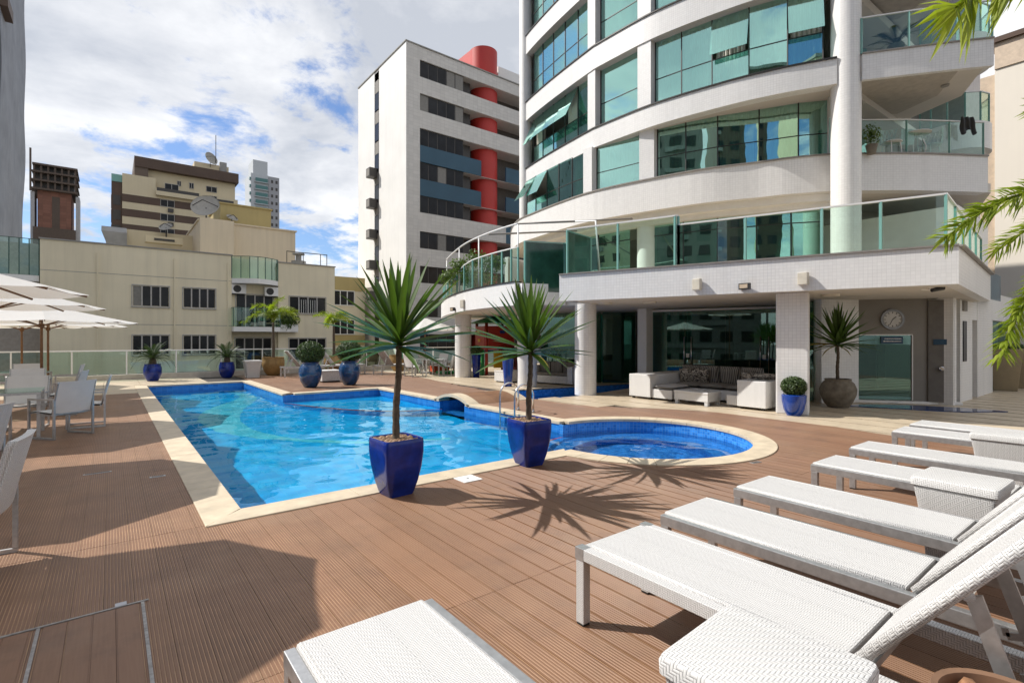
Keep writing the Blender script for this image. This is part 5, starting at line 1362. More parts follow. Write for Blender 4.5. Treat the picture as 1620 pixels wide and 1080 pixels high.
def cycad(loc, label, seed):
    r_ = random.Random(seed); t_ = thing('potted_cycad', label, 'potted plant', loc, 0, 'cycads by the far balustrade')
    urn(t_, [(.17, 0), (.24, .12), (.29, .30), (.285, .48), (.25, .58), (.26, .63), (.22, .63), (.2, .56), (0, .56)], POTBLUE)
    part('stem', MB().lathe([(.10, .5), (.13, .62), (.11, .78), (.03, .84)], 14), BARK, t_, local=True, smooth=True)
    for i in range(30):
        el = 66 - 72 * (i / 30) ** .9 + r_.uniform(-6, 6); o = link('frond', CF[min(3, int(i / 30 * 4))], t_, (0, 0, .80))
        o.rotation_euler = (Matrix.Rotation(R(i * 137.5), 3, 'Z') @ Matrix.Rotation(-R(el), 3, 'Y')).to_euler(); s_ = r_.uniform(.85, 1.1); o.scale = (s_, s_, s_)
cycad((1.22, 23.0, 0), 'spiky cycad in a dark blue pot, leftmost by the balustrade', 1); cycad((3.66, 23.1, 0), 'spiky cycad in a dark blue pot next to the white wicker stool', 2)
def topiary(loc, label, pot, ball, m_, seed, n=2600):
    t_ = thing('potted_boxwood', label, 'potted plant', loc, 0, 'clipped boxwood balls in pots'); urn(t_, pot, m_)
    zt = max(z for _, z in pot); c_ = (0, 0, zt + ball * .72)
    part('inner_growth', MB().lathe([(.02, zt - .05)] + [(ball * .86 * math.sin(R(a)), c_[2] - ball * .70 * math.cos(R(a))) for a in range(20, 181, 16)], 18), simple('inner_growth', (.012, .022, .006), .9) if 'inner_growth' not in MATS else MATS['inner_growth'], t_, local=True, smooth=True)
    part('foliage', leaf_cloud(int(n * 1.3), c_, ball * 1.04, ball * 1.04, ball * .86, .022 + ball * .035, seed, .30, .9), BOX, t_, local=True)
VASE = [(.17, 0), (.20, .02), (.30, .20), (.355, .42), (.35, .58), (.30, .70), (.25, .76), (.28, .81), (.24, .82), (.22, .75), (0, .74)]
topiary((5.05, 16.9, 0), 'boxwood ball in a petrol blue vase, left of the pair', VASE, .42, POTTEAL, 1); topiary((6.37, 17.0, 0), 'boxwood ball in a petrol blue vase, right of the pair', VASE, .42, POTTEAL, 2)
topiary((10.95, 4.62, 0), 'boxwood ball in a bright blue pot at the foot of the tiled column', [(.13, 0), (.19, .12), (.225, .30), (.23, .42), (.21, .43), (.20, .38), (0, .38)], .23, simple('bright_blue_glaze', (.006, .05, .30), .2, coat=.5, var=.2), 3, 1700)
TALL = [(.115, 0), (.13, .02), (.16, .45), (.19, .88), (.195, .91), (.175, .91), (.165, .85), (0, .85)]
topiary((10.22, 13.2, 0), 'light green shrub in a tall blue planter before the second column', TALL, .17, MATS['bright_blue_glaze'], 5, 900)
topiary((11.62, 17.1, 0), 'dark shrub in a tall blue planter beside the third column', TALL, .24, POTBLUE, 6, 900)
def tall_planter(loc, label, seed):
    t_ = thing('tall_planter', label, 'planter', loc, R(8))
    mb = MB().add([(-.26, -.26, 0), (.26, -.26, 0), (.26, .26, 0), (-.26, .26, 0), (-.38, -.38, 1.25), (.38, -.38, 1.25), (.38, .38, 1.25), (-.38, .38, 1.25)], [(3, 2, 1, 0), (4, 5, 6, 7), (0, 1, 5, 4), (1, 2, 6, 5), (2, 3, 7, 6), (3, 0, 4, 7)])
    part('pot', mb, TAUPE, t_, local=True, bevel=.01); part('foliage', leaf_cloud(500, (0, 0, 1.28), .34, .34, .16, .05, seed, .9), BOX, t_, local=True)
tall_planter((21.3, 2.9, 0), 'tall taupe planter with low greenery by the side passage, front one', 3); tall_planter((22.6, 2.9, 0), 'tall taupe planter by the side passage, rear one', 4)
# ------------------------------------------------------------------ foxtail palms
def fox_frond(L, droop, seed, leaf=.20, n=150, lift=.25):
    r_ = random.Random(seed); mb = MB(); N = 22
    pts = [Vector((L * (u - .22 * droop * u ** 3), .04 * math.sin(u * 3 + seed), L * (lift * math.sin(u * 2.2) - droop * .75 * u ** 2.3))) for u in [i / N for i in range(N + 1)]]
    mb.tube(pts, [.016 * (1 - .8 * i / N) + .002 for i in range(N + 1)], 5)
    for i in range(n):
        u = .10 + .90 * (i + r_.random()) / n; k = min(N - 1e-3, u * N); a = int(k); p = pts[a].lerp(pts[a + 1], k - a); d_ = (pts[a + 1] - pts[a]).normalized()
        sd = d_.cross(Vector((0, 0, 1))).normalized(); up = sd.cross(d_)
        w_ = r_.uniform(0, 6.283); rad_ = (sd * math.cos(w_) + up * math.sin(w_)); l = leaf * (1 - .45 * u) * r_.uniform(.75, 1.2)
        dir_ = (rad_ * 1.0 + d_ * .62 + Vector((0, 0, -.10))).normalized()
        bl = dir_.cross(d_).normalized() * (leaf * .040) * r_.uniform(.8, 1.3)
        tip = p + dir_ * l + Vector((0, 0, -l * .22)); mid = p + dir_ * l * .55 + Vector((0, 0, -l * .03)); fold = dir_.cross(bl).normalized() * leaf * .012
        mb.add([p - bl * .4, mid - bl, tip, mid + bl, p + bl * .4, mid + fold], [(0, 1, 5), (1, 2, 5), (2, 3, 5), (3, 4, 5), (4, 0, 5)])
    return mb.mesh('frond', PALM)
def palm(loc, label, H_, fr, pot=None, tr=.05, name='foxtail_palm', leaf=.2):
    t_ = thing(name, label, 'palm', loc)
    zp = pot(t_) if pot else 0
    pts = [(0, 0, zp - .05), (.01, .0, zp + (H_ - zp) * .3), (.0, .01, zp + (H_ - zp) * .7), (0, 0, H_)]
    part('trunk', MB().tube(spline(pts, 4), [tr * (1.25 - .5 * i / 12) for i in range(13)], 10), BARK, t_, local=True, smooth=True)
    for i, (az_, el, L, dr) in enumerate(fr):
        o = link('frond', fox_frond(L, dr, i * 7 + int(H_ * 10), leaf, int(440 if L > 1.5 else 150)), t_, (0, 0, H_))
        o.rotation_euler = (Matrix.Rotation(R(az_), 3, 'Z') @ Matrix.Rotation(-R(el), 3, 'Y')).to_euler()
    return t_
def potO(t_): urn(t_, [(.22, 0), (.34, .15), (.44, .42), (.45, .6), (.42, .74), (.44, .78), (.40, .78), (.38, .7), (0, .7)], OCHRE); return .7
fr_small = [(az_, el, 1.25, dr) for az_, el, dr in ((10, 55, .9), (75, 40, 1.0), (140, 62, .8), (190, 35, 1.05), (250, 55, .9), (310, 40, 1.0), (0, 80, .5))]
palm((5.43, 23.3, 0), 'small palm with arching fronds in an ochre pot', 2.25, fr_small, potO, .055, leaf=.30)
palm((7.96, 23.2, 0), 'small palm with bunched fronds behind the lounger, in an ochre pot', 2.15, [(20, 50, 1.0, 1.0), (90, 40, 1.0, 1.1), (160, 60, 1.0, .9), (230, 45, .95, 1.1), (300, 65, .9, .8)], potO, .06, leaf=.34)
palm((10.9, 22.7, 0), 'small palm in an ochre pot right of the far loungers', 2.2, [(40, 50, .9, 1.0), (160, 50, .9, 1.1), (280, 55, .9, .9)], potO, .06, leaf=.3)
def potT(t_): urn(t_, [(.22, 0), (.30, .2), (.36, .5), (.37, .55), (.33, .55), (.31, .48), (0, .48)], TERRA); return .48
palm((7.2, -.35, 0), 'foxtail palm outside the right edge, bright bushy fronds reaching into the photo', 2.15, [(132.6, 22, 2.3, .55), (131, -9, 1.95, .60), (130, 52, 2.1, .35), (200, 40, 1.8, .7), (280, 40, 1.8, .7), (20, 45, 1.8, .7), (70, 35, 1.8, .7)], potT, .075, leaf=.29)
palm((4.55, -1.25, 0), 'palm whose drooping leaf tips hang into the top right corner', 2.78, [(125, 24, 2.55, .55), (200, 50, 2.0, .7), (300, 40, 2.0, .7), (40, 50, 1.9, .7)], potT, .08, leaf=.42)
# ------------------------------------------------------------------ umbrellas
def make_umbrella(label, group, Rr=1.28, rim=1.88, rise=.50, n=8, rz=R(6.8)):
    t_ = thing('parasol', label, 'parasol', (0, 0, 0), 0, group)
    part('base', MB().lathe([(.30, 0), (.30, .06), (.08, .09), (.05, .10), (.05, .35)], 28), CONC, t_, local=True, smooth=30)
    part('pole', MB().lathe([(.030, .08), (.026, rim + rise)], 14), WOOD, t_, local=True, smooth=True)
    vt = [(Rr * math.cos(rz + 2 * math.pi * i / n), Rr * math.sin(rz + 2 * math.pi * i / n)) for i in range(n)]
    ap = (0, 0, rim + rise)
    for i in range(n):
        a, b = Vector((*vt[i], rim)), Vector((*vt[(i + 1) % n], rim)); A_ = Vector(ap); mb = MB(); seg = 8
        vs = []
        for k in range(seg + 1):
            u = k / seg; sag = -.035 * math.sin(math.pi * u)
            p, q = A_.lerp(a, u), A_.lerp(b, u)
            for w_ in range(5):
                v_ = w_ / 4; m_ = p.lerp(q, v_); vs.append((m_.x, m_.y, m_.z + sag * .4 - .03 * u * math.sin(math.pi * v_)))
        fs = [(k * 5 + w_, k * 5 + w_ + 1, (k + 1) * 5 + w_ + 1, (k + 1) * 5 + w_) for k in range(seg) for w_ in range(4)]
        mb.add(vs, fs); part('canopy_panel', mb, CANVAS, t_, local=True, smooth=True)
        part('rib', MB().bar((0, 0, rim + rise - .06), (a.x * .985, a.y * .985, rim - .02), .018, .024), WOOD, t_, local=True)
        part('strut', MB().bar((.03 * vt[i][0], .03 * vt[i][1], rim - .08), (a.x * .5, a.y * .5, rim + rise * .5 - .05), .016, .02), WOOD, t_, local=True)
    part('hub', MB().lathe([(.05, rim - .14), (.055, rim - .05), (.03, rim - .04)], 12), WOOD, t_, local=True)
    part('finial', MB().lathe([(.05, rim + rise - .01), (.03, rim + rise + .03), (0, rim + rise + .07)], 12), WOOD, t_, local=True, smooth=True)
    return t_
for (x_, y_, R_, zr, rz_, lab) in ((-1.96, 5.86, 1.22, 2.98, 6.8, 'tall parasol just outside the left edge, shading the nearest deck corner'), (-1.80, 8.4, 1.6, 2.13, 8, 'white parasol whose edge juts in highest at the left'),
        (-1.64, 12.2, 1.6, 2.13, 10, 'white parasol second from the top at the left edge'), (-1.27, 16.2, 1.85, 1.96, 6, 'white parasol reaching farthest right, on the middle wooden pole'),
        (-1.40, 19.6, 1.85, 1.93, 9, 'white parasol just behind the one reaching farthest right'), (-2.2, 22.2, 1.5, 1.93, 4, 'rearmost white parasol by the far balustrade')):
    make_umbrella(lab, 'parasols over the dining tables', R_, zr, .42, 8, R(rz_)).location = (x_, y_, 0)
uf = make_umbrella('lone white parasol far back behind the front dracaena', 'lone parasol', 1.7, 1.95, .55); uf.location = (11.2, 20.6, 0)
# ------------------------------------------------------------------ dining tables and chairs
def make_dtable(label):
    t_ = thing('glass_dining_table', label, 'table', (0, 0, 0), 0, 'glass dining tables'); s_ = .46
    part('glass_top', MB().box(-s_, s_, -s_, s_, .730, .742), RAILGLASS, t_, local=True, bevel=.002)
    part('apron', MB().box(-s_ + .01, s_ - .01, -s_ + .01, -s_ + .05, .69, .728).box(-s_ + .01, s_ - .01, s_ - .05, s_ - .01, .69, .728).box(-s_ + .01, -s_ + .05, -s_ + .05, s_ - .05, .69, .728).box(s_ - .05, s_ - .01, -s_ + .05, s_ - .05, .69, .728), ALU, t_, local=True)
    for sx in (-1, 1):
        for sy in (-1, 1): part('leg', MB().box(sx * (s_ - .03) - .022, sx * (s_ - .03) + .022, sy * (s_ - .03) - .022, sy * (s_ - .03) + .022, 0, .69), ALU, t_, local=True)
    return t_
def make_chair(label, sl_=None, wk=False):
    t_ = thing('sling_armchair', label, 'chair', (0, 0, 0), 0, 'sling armchairs round the tables'); m_ = WICK if wk else SLING; w = .29
    for s_ in (-1, 1):      # closed rectangular side frames on runners; chair faces +Y
        x_ = s_ * w; mb = MB(); q = .028
        mb.bar((x_, .27, .014), (x_, -.27, .014), q, q); mb.bar((x_, .256, .03), (x_, .256, .60), q, q, up=(1, 0, 0)); mb.bar((x_, -.256, .03), (x_, -.256, .60), q, q, up=(1, 0, 0)); mb.bar((x_, .27, .615), (x_, -.27, .615), .034, .026)
        part('side_frame', mb, ALU, t_, local=True)
    part('seat', MB().grid(lambda u, v: (-w + .016 + (2 * w - .032) * u, -.22 + .46 * v, .405 + .03 * v - .02 * math.sin(math.pi * u)), 8, 4).grid(lambda u, v: (-w + .016 + (2 * w - .032) * u, -.22 + .46 * v, .375 + .03 * v - .02 * math.sin(math.pi * u)), 8, 4), m_, t_, local=True, smooth=True)
    th = .05 if wk else .022
    bk_ = MB(); prof = [(-.205, .40), (-.235, .55), (-.275, .72), (-.31, .86), (-.325, .895)]
    n = len(prof)
    for sd, o_ in ((1, 0), (-1, -th)):
        vs = [(-w + .018 + (2 * w - .036) * k / 6, y_ + o_ + .02 * math.sin(math.pi * k / 6) * -1, z) for y_, z in prof for k in range(7)]
        bk_.add(vs, [(j * 7 + k, j * 7 + k + 1, (j + 1) * 7 + k + 1, (j + 1) * 7 + k) for j in range(n - 1) for k in range(6)])
    b0 = 0; b1 = n * 7
    bk_.f += [(b0 + (n - 1) * 7 + k, b0 + (n - 1) * 7 + k + 1, b1 + (n - 1) * 7 + k + 1, b1 + (n - 1) * 7 + k) for k in range(6)] + [(j * 7 + e, (j + 1) * 7 + e, b1 + (j + 1) * 7 + e, b1 + j * 7 + e) for j in range(n - 1) for e in (0, 6)]
    bk_.m = [0] * len(bk_.f)
    part('backrest', bk_, m_, t_, local=True, smooth=50)
    for s_ in (-1, 1): part('back_stile', MB().tube([(s_ * (w - .006), y_ - th / 2, z) for y_, z in prof], .014, 6), ALU if not wk else WICKW, t_, local=True, smooth=True)
    part('cross_bar', MB().bar((-w, -.2, .38), (w, -.2, .38), .022, .022).bar((-w, .25, .40), (w, .25, .40), .022, .022), ALU, t_, local=True)
    return t_
chs = {'s': make_chair('grey-white sling armchair with its back to the pool, left of the pool', None, False), 'w': make_chair('white woven armchair cut by the left edge, nearest of all chairs', None, True)}
usedc = {'s': False, 'w': False}
def put_chair(k, x_, y_, face, lab):
    rz = math.atan2(-face[0], face[1])
    if not usedc[k]: usedc[k] = True; o = chs[k]; o.location = (x_, y_, 0); o.rotation_euler = (0, 0, rz); o['label'] = lab
    else: dup(chs[k], (x_, y_, 0), rz, lab)
tb = make_dtable('glass dining table under the second nearest parasol'); tb.location = (-1.55, 8.0, 0)
for (x_, y_, lab) in ((-1.33, 11.35, 'glass dining table round the middle wooden pole'), (-1.5, 14.4, 'glass dining table in the third row back'), (-1.7, 17.5, 'rearmost glass dining table on the left'), (-1.7, 5.1, 'glass dining table at the left edge under the nearest parasol'), (10.55, 19.0, 'small glass table far back among pale chairs')):
    dup(tb, (x_, y_, 0), R(rnd.uniform(-8, 8)), lab)
put_chair('w', -.83, 4.95, (-1, .08), 'white woven armchair cut by the left edge, nearest of all chairs')
put_chair('w', -1.25, 7.4, (-1, .5), 'woven armchair half hidden behind the nearest woven armchair')
put_chair('s', -.62, 10.95, (-.62, .78), 'sling armchair with its grey back turned to the pool corner')
put_chair('s', -.34, 11.95, (-1, .0), 'sling armchair in the sun right behind the grey-backed one')
put_chair('s', -1.5, 10.25, (.25, 1), 'sling armchair seen edge-on left of the grey-backed one')
put_chair('s', -2.1, 11.6, (1, -.1), 'sling armchair on the far left side of the middle table')
put_chair('s', -1.2, 12.3, (-.1, -1), 'sling armchair facing the camera beyond the middle table')
put_chair('s', -.75, 14.1, (-1, .2), 'sling armchair with its back to the pool in the third row')
put_chair('s', -1.45, 15.35, (0, -1), 'sling armchair facing the camera in the third row')
put_chair('s', -2.3, 14.4, (1, 0), 'sling armchair on the left of the third row table')
put_chair('s', -.9, 17.5, (-1, .1), 'sling armchair with its back to the pool in the last row')
put_chair('s', -1.7, 18.4, (.1, -1), 'sling armchair facing the camera in the last row')
put_chair('s', -1.6, 7.05, (0, 1), 'sling armchair at the left edge, empty seat toward the second table')
put_chair('s', 9.85, 19.1, (1, .1), 'pale sling armchair left of the small far table')
put_chair('s', 11.05, 18.45, (-.6, .6), 'pale sling armchair with its back to the camera at the small far table')
put_chair('s', 11.2, 19.4, (-1, -.2), 'pale sling armchair right of the small far table')
# ------------------------------------------------------------------ far loungers, stool, cubes
def far_l(x_, y_, rz, lab): o = dup(la, (x_, y_, 0), R(rz), lab, 'loungers along the far balustrade'); return o
fl0 = make_lounger('sun_lounger', 'white lounger with raised back behind the boxwood pair, leftmost of the far row', 'loungers along the far balustrade', False, .65, 52)
fl0.location = (7.45, 22.35, 0); fl0.rotation_euler = (0, 0, R(-90))
for ob in list(fl0.children):
    for sl_ in ob.material_slots: pass
for (x_, y_, rz, lab) in ((8.95, 22.6, -90, 'white lounger between the two boxwood balls in the far row'), (10.9, 21.6, -78, 'white lounger with raised back right of the boxwood pair'), (12.6, 21.2, -80, 'white lounger of the far row nearest the pale chairs')):
    dup(fl0, (x_, y_, 0), R(rz), lab)
stl = dup(ta, (4.5, 22.7, 0), 0, 'white wicker stool between the cycad and the ochre pot', 'wicker stools by the balustrade'); stl.scale = (1.35, 1.35, 1.15)
st2 = dup(ta, (8.35, 22.0, 0), 0, 'white wicker stool half hidden by the right boxwood vase', 'wicker stools by the balustrade'); st2.scale = (1.2, 1.2, 1.1)
def cube_table(loc, s_, h_, lab, rz=0):
    o = thing('white_cube_table', lab, 'table', loc, rz, 'low white cube tables'); part('top', MB().box(-s_, s_, -s_, s_, h_ - .05, h_), WICK, o, local=True, bevel=.01); part('body', MB().box(-s_ + .01, s_ - .01, -s_ + .01, s_ - .01, .05, h_ - .052), WICK, o, local=True); part('plinth', MB().box(-s_ + .06, s_ - .06, -s_ + .06, s_ - .06, 0, .05), BLACK, o, local=True)
cube_table((6.25, 18.75, 0), .36, .42, 'low white cube table behind the left boxwood vase'); cube_table((11.3, 14.5, 0), .40, .42, 'low white cube table beside the tall blue planter')
# ------------------------------------------------------------------ outdoor sofa group
def stripes():
    m, t, out = newmat('striped_fabric'); u, v, g = axis_uv(t)
    s_ = t.m('SINE', t.m('MULTIPLY', u, 130.0)); n_ = t.noise(t.comb(t.m('MULTIPLY', u, 30.0), 0.0, 0.0), 1.0, 2)
    f_ = t.ramp(t.m('ADD', t.m('MULTIPLY', s_, .25), n_), [(.35, 0), (.65, 1)])
    bsdf(t, out, Base_Color=t.mix(f_, (.06, .055, .05), (.30, .28, .25)), Roughness=.9); return m
STR = stripes()
def floral():
    m, t, out = newmat('floral_fabric'); n_ = t.noise(geo(t).outputs['Position'], 16, 3, .5, 1.5)
    bsdf(t, out, Base_Color=t.mix(t.ramp(n_, [(.47, 0), (.53, 1)]), (.45, .41, .35), (.07, .06, .055)), Roughness=.9); return m
FLO = floral()
sf = thing('wicker_corner_sofa', 'white U-shaped wicker sofa with grey striped cushions under the podium', 'sofa', (12, 7, 0))
part('left_arm', MB().box(11.02, 13.1, 8.05, 8.72, .06, .64), WICK, sf, bevel=.015); part('right_arm', MB().box(11.22, 13.1, 5.22, 5.86, .06, .64), WICK, sf, bevel=.015)
part('back', MB().box(12.75, 13.1, 5.87, 8.04, .06, .62), WICK, sf, bevel=.015); part('seat_base', MB().box(11.95, 12.74, 5.87, 8.04, .06, .30), WICK, sf, bevel=.01)
part('left_seat', MB().box(11.08, 11.94, 7.45, 8.04, .06, .28), WICK, sf, bevel=.01); part('right_seat', MB().box(11.3, 11.94, 5.87, 6.15, .06, .28), WICK, sf, bevel=.01)
for x_, y_ in ((11.1, 8.1), (11.1, 8.62), (11.3, 5.3), (11.3, 5.78), (13.0, 8.6), (13.0, 5.3), (11.15, 7.52)): part('foot', MB().box(x_, x_ + .06, y_, y_ + .06, 0, .06), BLACK, sf)
def cushion(mb_c, sx, sy, sz, m_, parent, name, rot=None):
    n = 10; mb = MB()
    def sh(u, v, top):
        x_, y_ = u * 2 - 1, v * 2 - 1; e = max(0, (1 - abs(x_) ** 4) * (1 - abs(y_) ** 4)) ** .4; pin = 1 - .06 * (1 - abs(x_)) * abs(y_)
        return Vector((x_ * sx, y_ * sy, top * sz * (.12 + .88 * e)))
    for tp in (1, -1): mb.grid(lambda u, v: sh(u, v, tp), n, n)
    Mx = Matrix.Translation(mb_c) @ (rot or Matrix.Identity(4)); mb.xf(Mx); return part(name, mb, m_, parent, smooth=True)
for y_ in (6.25, 6.95, 7.65): cushion((12.33, y_, .36), .38, .34, .07, STR, sf, 'seat_cushion')
cushion((11.5, 7.74, .34), .40, .28, .06, simple('grey_cushion', (.40, .38, .36), .9), sf, 'seat_cushion')
RB = Matrix.Rotation(R(78), 4, 'Y')
for y_ in (6.2, 6.78, 7.36, 7.86): cushion((12.64, y_, .60), .26, .28, .10, STR, sf, 'back_cushion', RB)
for y_, x_ in ((7.82, 12.35), (7.5, 12.42), (6.05, 12.35), (5.98, 12.0)): cushion((x_, y_, .58), .21, .21, .08, FLO, sf, 'throw_pillow', Matrix.Rotation(R(25 if y_ > 7 else -35), 4, 'Z') @ Matrix.Rotation(R(66), 4, 'Y'))
cushion((11.9, 5.55, .70), .25, .2, .07, FLO, sf, 'throw_pillow')
sf.location.x -= .2
ct = thing('coffee_table', 'low white wicker coffee table in front of the sofa', 'table', (11.2, 6.87, 0))
part('top', MB().box(10.92, 11.5, 6.42, 7.32, .27, .32), WICK, ct, bevel=.01); part('apron', MB().box(10.93, 11.49, 6.43, 7.31, .10, .268), WICK, ct)
for x_ in (10.94, 11.4):
    for y_ in (6.44, 7.22): part('leg', MB().box(x_, x_ + .08, y_, y_ + .08, 0, .10), WICK, ct)
ct.location.x -= .15
s2 = thing('wicker_sofa', 'white wicker sofa with striped cushions deep under the curved terrace', 'sofa', (12.1, 13, 0), R(12))
part('body', MB().box(-.35, .35, -.75, .75, .05, .30), WICK, s2, local=True, bevel=.015); part('arm', MB().box(-.35, .35, -.95, -.76, .05, .62), WICK, s2, local=True, bevel=.015); part('arm', MB().box(-.35, .35, .76, .95, .05, .62), WICK, s2, local=True, bevel=.015); part('back', MB().box(.25, .40, -.75, .75, .31, .68), WICK, s2, local=True, bevel=.015)
for y_ in (-.5, 0, .5): part('back_cushion', MB().box(.10, .24, y_ - .23, y_ + .23, .31, .76), STR, s2, local=True, bevel=.05)
for y_ in (-.37, .37): part('seat_cushion', MB().box(-.33, .1, y_ - .36, y_ + .36, .301, .40), STR, s2, local=True, bevel=.03)
# ------------------------------------------------------------------ playground tower
pgd = thing('playground_tower', 'bright plastic playground tower with red slide and green roof', 'playground', (13.35, 18.2, 0), R(-15)); pgd.scale = (1.12, 1.12, 1.05)
pr_, py_, pg_, pb_ = (simple(n_, c_, .35, var=.06) for n_, c_ in (('play_red', (.42, .035, .02)), ('play_yellow', (.62, .40, .02)), ('play_green', (.02, .26, .07)), ('play_blue', (.015, .04, .20))))
MAROON = simple('play_maroon', (.16, .012, .02), .35)
for x_ in (-.55, .55):
    for y_ in (-.55, .55): part('post', MB().tube([(x_, y_, 0), (x_, y_, 2.2)], .06, 10), pr_, pgd, local=True, smooth=True)
part('platform', MB().box(-.6, .6, -.6, .6, .92, 1.02), pb_, pgd, local=True)
part('red_panel', MB().box(-.62, -.57, -.5, .5, 1.1, 2.0), pr_, pgd, local=True, bevel=.015); part('red_panel', MB().box(-.5, .5, -.62, -.57, 1.1, 2.0), pr_, pgd, local=True, bevel=.015)
for z in (1.35, 1.7): part('hold', MB().box(-.64, -.62, -.3 + z * .2, -.1 + z * .2, z, z + .12), py_, pgd, local=True); part('hold', MB().box(-.2 + z * .1, .0 + z * .1, -.64, -.62, z, z + .12), pb_, pgd, local=True)
part('roof', MB().add([(-.85, -.85, 2.12), (.85, -.85, 2.12), (.85, .85, 2.12), (-.85, .85, 2.12), (0, 0, 2.5)], [(0, 1, 4), (1, 2, 4), (2, 3, 4), (3, 0, 4), (3, 2, 1, 0)]), pg_, pgd, local=True)
part('green_base', MB().box(-.72, -.60, -.5, -.05, 0, .40), pg_, pgd, local=True, bevel=.02)
for k in range(4): part('rung', MB().box(-.74, -.62, -.42, -.12, .35 + .17 * k, .42 + .17 * k), py_, pgd, local=True, bevel=.01)
for y_ in (-.5, -.1): part('ladder_side', MB().box(-.75, -.63, y_ - .04, y_ + .04, 0, 1.05), pg_, pgd, local=True, bevel=.01)
part('yellow_panel', MB().box(-.3, .1, -.70, -.62, .3, 1.0), py_, pgd, local=True, bevel=.02)
mb = MB()
for i in range(10):
    u0, u1_ = i / 10, (i + 1) / 10; f_ = lambda u: (.2 + .1 * u, -.62 - 1.4 * u, 1.0 - .85 * (u ** 1.2)); a, b = f_(u0), f_(u1_)
    mb.add([(a[0] - .28, a[1], a[2]), (a[0] + .28, a[1], a[2]), (b[0] + .28, b[1], b[2]), (b[0] - .28, b[1], b[2])], [(0, 1, 2, 3)])
    for s_ in (-.28, .28): mb.add([(a[0] + s_, a[1], a[2]), (b[0] + s_, b[1], b[2]), (b[0] + s_, b[1], b[2] + .18), (a[0] + s_, a[1], a[2] + .18)], [(0, 1, 2, 3)])
part('slide', mb, MAROON, pgd, local=True)
one('play_mat', MB().box(-.5, .5, -.4, .4, .005, .12), pg_, 'low green plastic box on the ground left of the playground tower', 'box', bevel=.03, loc=(11.9, 19.6, 0)); one('red_play_box', MB().box(-.4, .4, -.3, .3, .005, .3), simple('play_orange', (.5, .08, .03), .4), 'low orange-red plastic toy behind the third column', 'toy', bevel=.05, loc=(12.1, 20.9, 0))
# ------------------------------------------------------------------ balcony furniture and terrace greenery
def lattice_chair(loc, rz, lab):
    t_ = thing('lattice_chair', lab, 'chair', loc, rz, 'white lattice chairs on the lower corner balcony')
    mb = MB()
    for i in range(7):
        a = R(-70 + 140 * i / 6); x_, y_ = .26 * math.sin(a), .26 * math.cos(a) * -1
        b = R(-70 + 140 * (i + .5) / 6); mb.tube([(x_, y_, .44), (.28 * math.sin(b), -.30 * math.cos(b), .66), (1.1 * x_, 1.12 * y_, .88)], .02, 5)
        if i: c_ = R(-70 + 140 * (i - .5) / 6); mb.tube([(x_, y_, .44), (.28 * math.sin(c_), -.30 * math.cos(c_), .66), (1.1 * x_, 1.12 * y_, .88)], .02, 5)
    for z, k in ((.66, 1.06), (.88, 1.1)): mb.tube([(.26 * k * math.sin(R(a)), -.27 * k * math.cos(R(a)), z) for a in range(-75, 76, 15)], .014, 5)
    part('lattice_back', mb, WMETAL, t_, local=True); part('seat', MB().lathe([(0, .44), (.25, .44), (.26, .42), (0, .41)], 20), WMETAL, t_, local=True)
    for a in (45, 135, 225, 315): part('leg', MB().tube([(.2 * math.cos(R(a)), .2 * math.sin(R(a)), .42), (.24 * math.cos(R(a)), .24 * math.sin(R(a)), 0)], .014, 5), WMETAL, t_, local=True)
ZB = 6.73
lattice_chair((17.55, 4.75, ZB), R(150), 'white lattice chair with round back, left on the lower corner balcony'); lattice_chair((18.75, 4.15, ZB), R(60), 'smaller looking white lattice chair right on the lower corner balcony')
bt_ = thing('balcony_table', 'round white table between the lattice chairs', 'table', (18.2, 4.35, ZB)); part('top', MB().lathe([(0, .72), (.36, .72), (.37, .70), (0, .69)], 28), WMETAL, bt_, local=True)
for a in range(0, 360, 90): part('leg', MB().tube([(.1 * math.cos(R(a)), .1 * math.sin(R(a)), .69), (.24 * math.cos(R(a)), .24 * math.sin(R(a)), .3), (.2 * math.cos(R(a)), .2 * math.sin(R(a)), 0)], .014, 5), WMETAL, bt_, local=True)
one('hanging_towel', MB().grid(lambda u, v: (-.2 + .4 * u, .015 * math.sin(u * 14), .45 * v), 16, 2), simple('pale_towel', (.62, .64, .66), .9), 'pale towel hung beside the left lattice chair', 'towel', loc=(17.85, 4.45, ZB + .35), rz=R(-33), smooth=True)
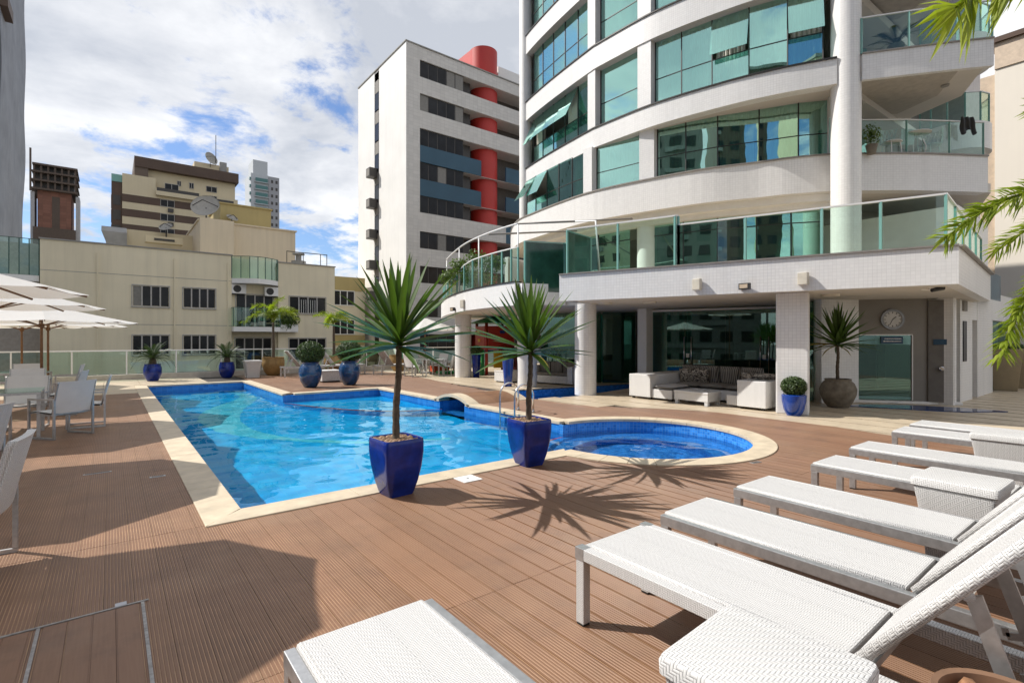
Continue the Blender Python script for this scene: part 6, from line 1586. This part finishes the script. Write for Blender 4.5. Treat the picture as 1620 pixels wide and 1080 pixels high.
one('black_jacket', MB().grid(lambda u, v: (-.2 + .4 * u * (1 + .15 * (1 - v)), .03 * math.sin(u * 17 + v * 3) + .02 * math.sin(v * 6), -.5 * (1 - v) * (.85 + .15 * math.sin(u * 9))), 24, 8), BLACK, 'black jacket hung over the glass rail of the lower corner balcony', 'jacket', loc=(18.98, 3.36, 7.80), rz=R(-35), smooth=True)
bp_ = thing('balcony_palm', 'dark potted palm behind the glass of the upper corner balcony', 'potted plant', (16.6, 4.4, 9.1)); urn(bp_, [(.14, 0), (.2, .3), (.19, .34), (0, .33)], CLAY)
for i in range(12):
    o = link('frond', CF[i % 3 + 1], bp_, (0, 0, .35)); o.rotation_euler = (Matrix.Rotation(R(i * 137.5), 3, 'Z') @ Matrix.Rotation(-R(30 + 40 * (i % 3) / 3), 3, 'Y')).to_euler(); o.scale = (.9, .9, .9)
bg_ = thing('balcony_shrub', 'small leafy plant at the left end of the lower corner balcony', 'potted plant', (16.75, 5.0, ZB)); urn(bg_, [(.1, 0), (.15, .25), (0, .25)], CLAY); part('foliage', leaf_cloud(220, (0, 0, .55), .25, .25, .35, .05, 4, .9), SHRUB, bg_, local=True)
ts = thing('terrace_shrub', 'loose leafy bush on the rounded terrace behind its glass', 'shrub', (10.1, 14.9, 2.97))
for i in range(6): a = i * 1.05; part('branch', MB().tube([(0, 0, 0), (.25 * math.cos(a), .35 * math.sin(a), .8), (.5 * math.cos(a), .8 * math.sin(a), 1.35)], [.035, .02, .008], 5), BARK, ts, local=True)
mb = MB()
for i, (x_, y_, z, r_) in enumerate(((-.25, .75, 1.15, .42), (.0, 0, 1.35, .5), (.2, -.9, 1.15, .38), (-.3, 1.4, .85, .35), (.1, -.5, .7, .4), (.2, .5, .75, .4))):
    q = leaf_cloud(420, (x_, y_, z), r_, r_, r_ * .8, .065, 30 + i, .95); o = len(mb.v); mb.v += q.v; mb.f += [tuple(k + o for k in f_) for f_ in q.f]; mb.m += q.m
part('foliage', mb, SHRUB, ts, local=True)
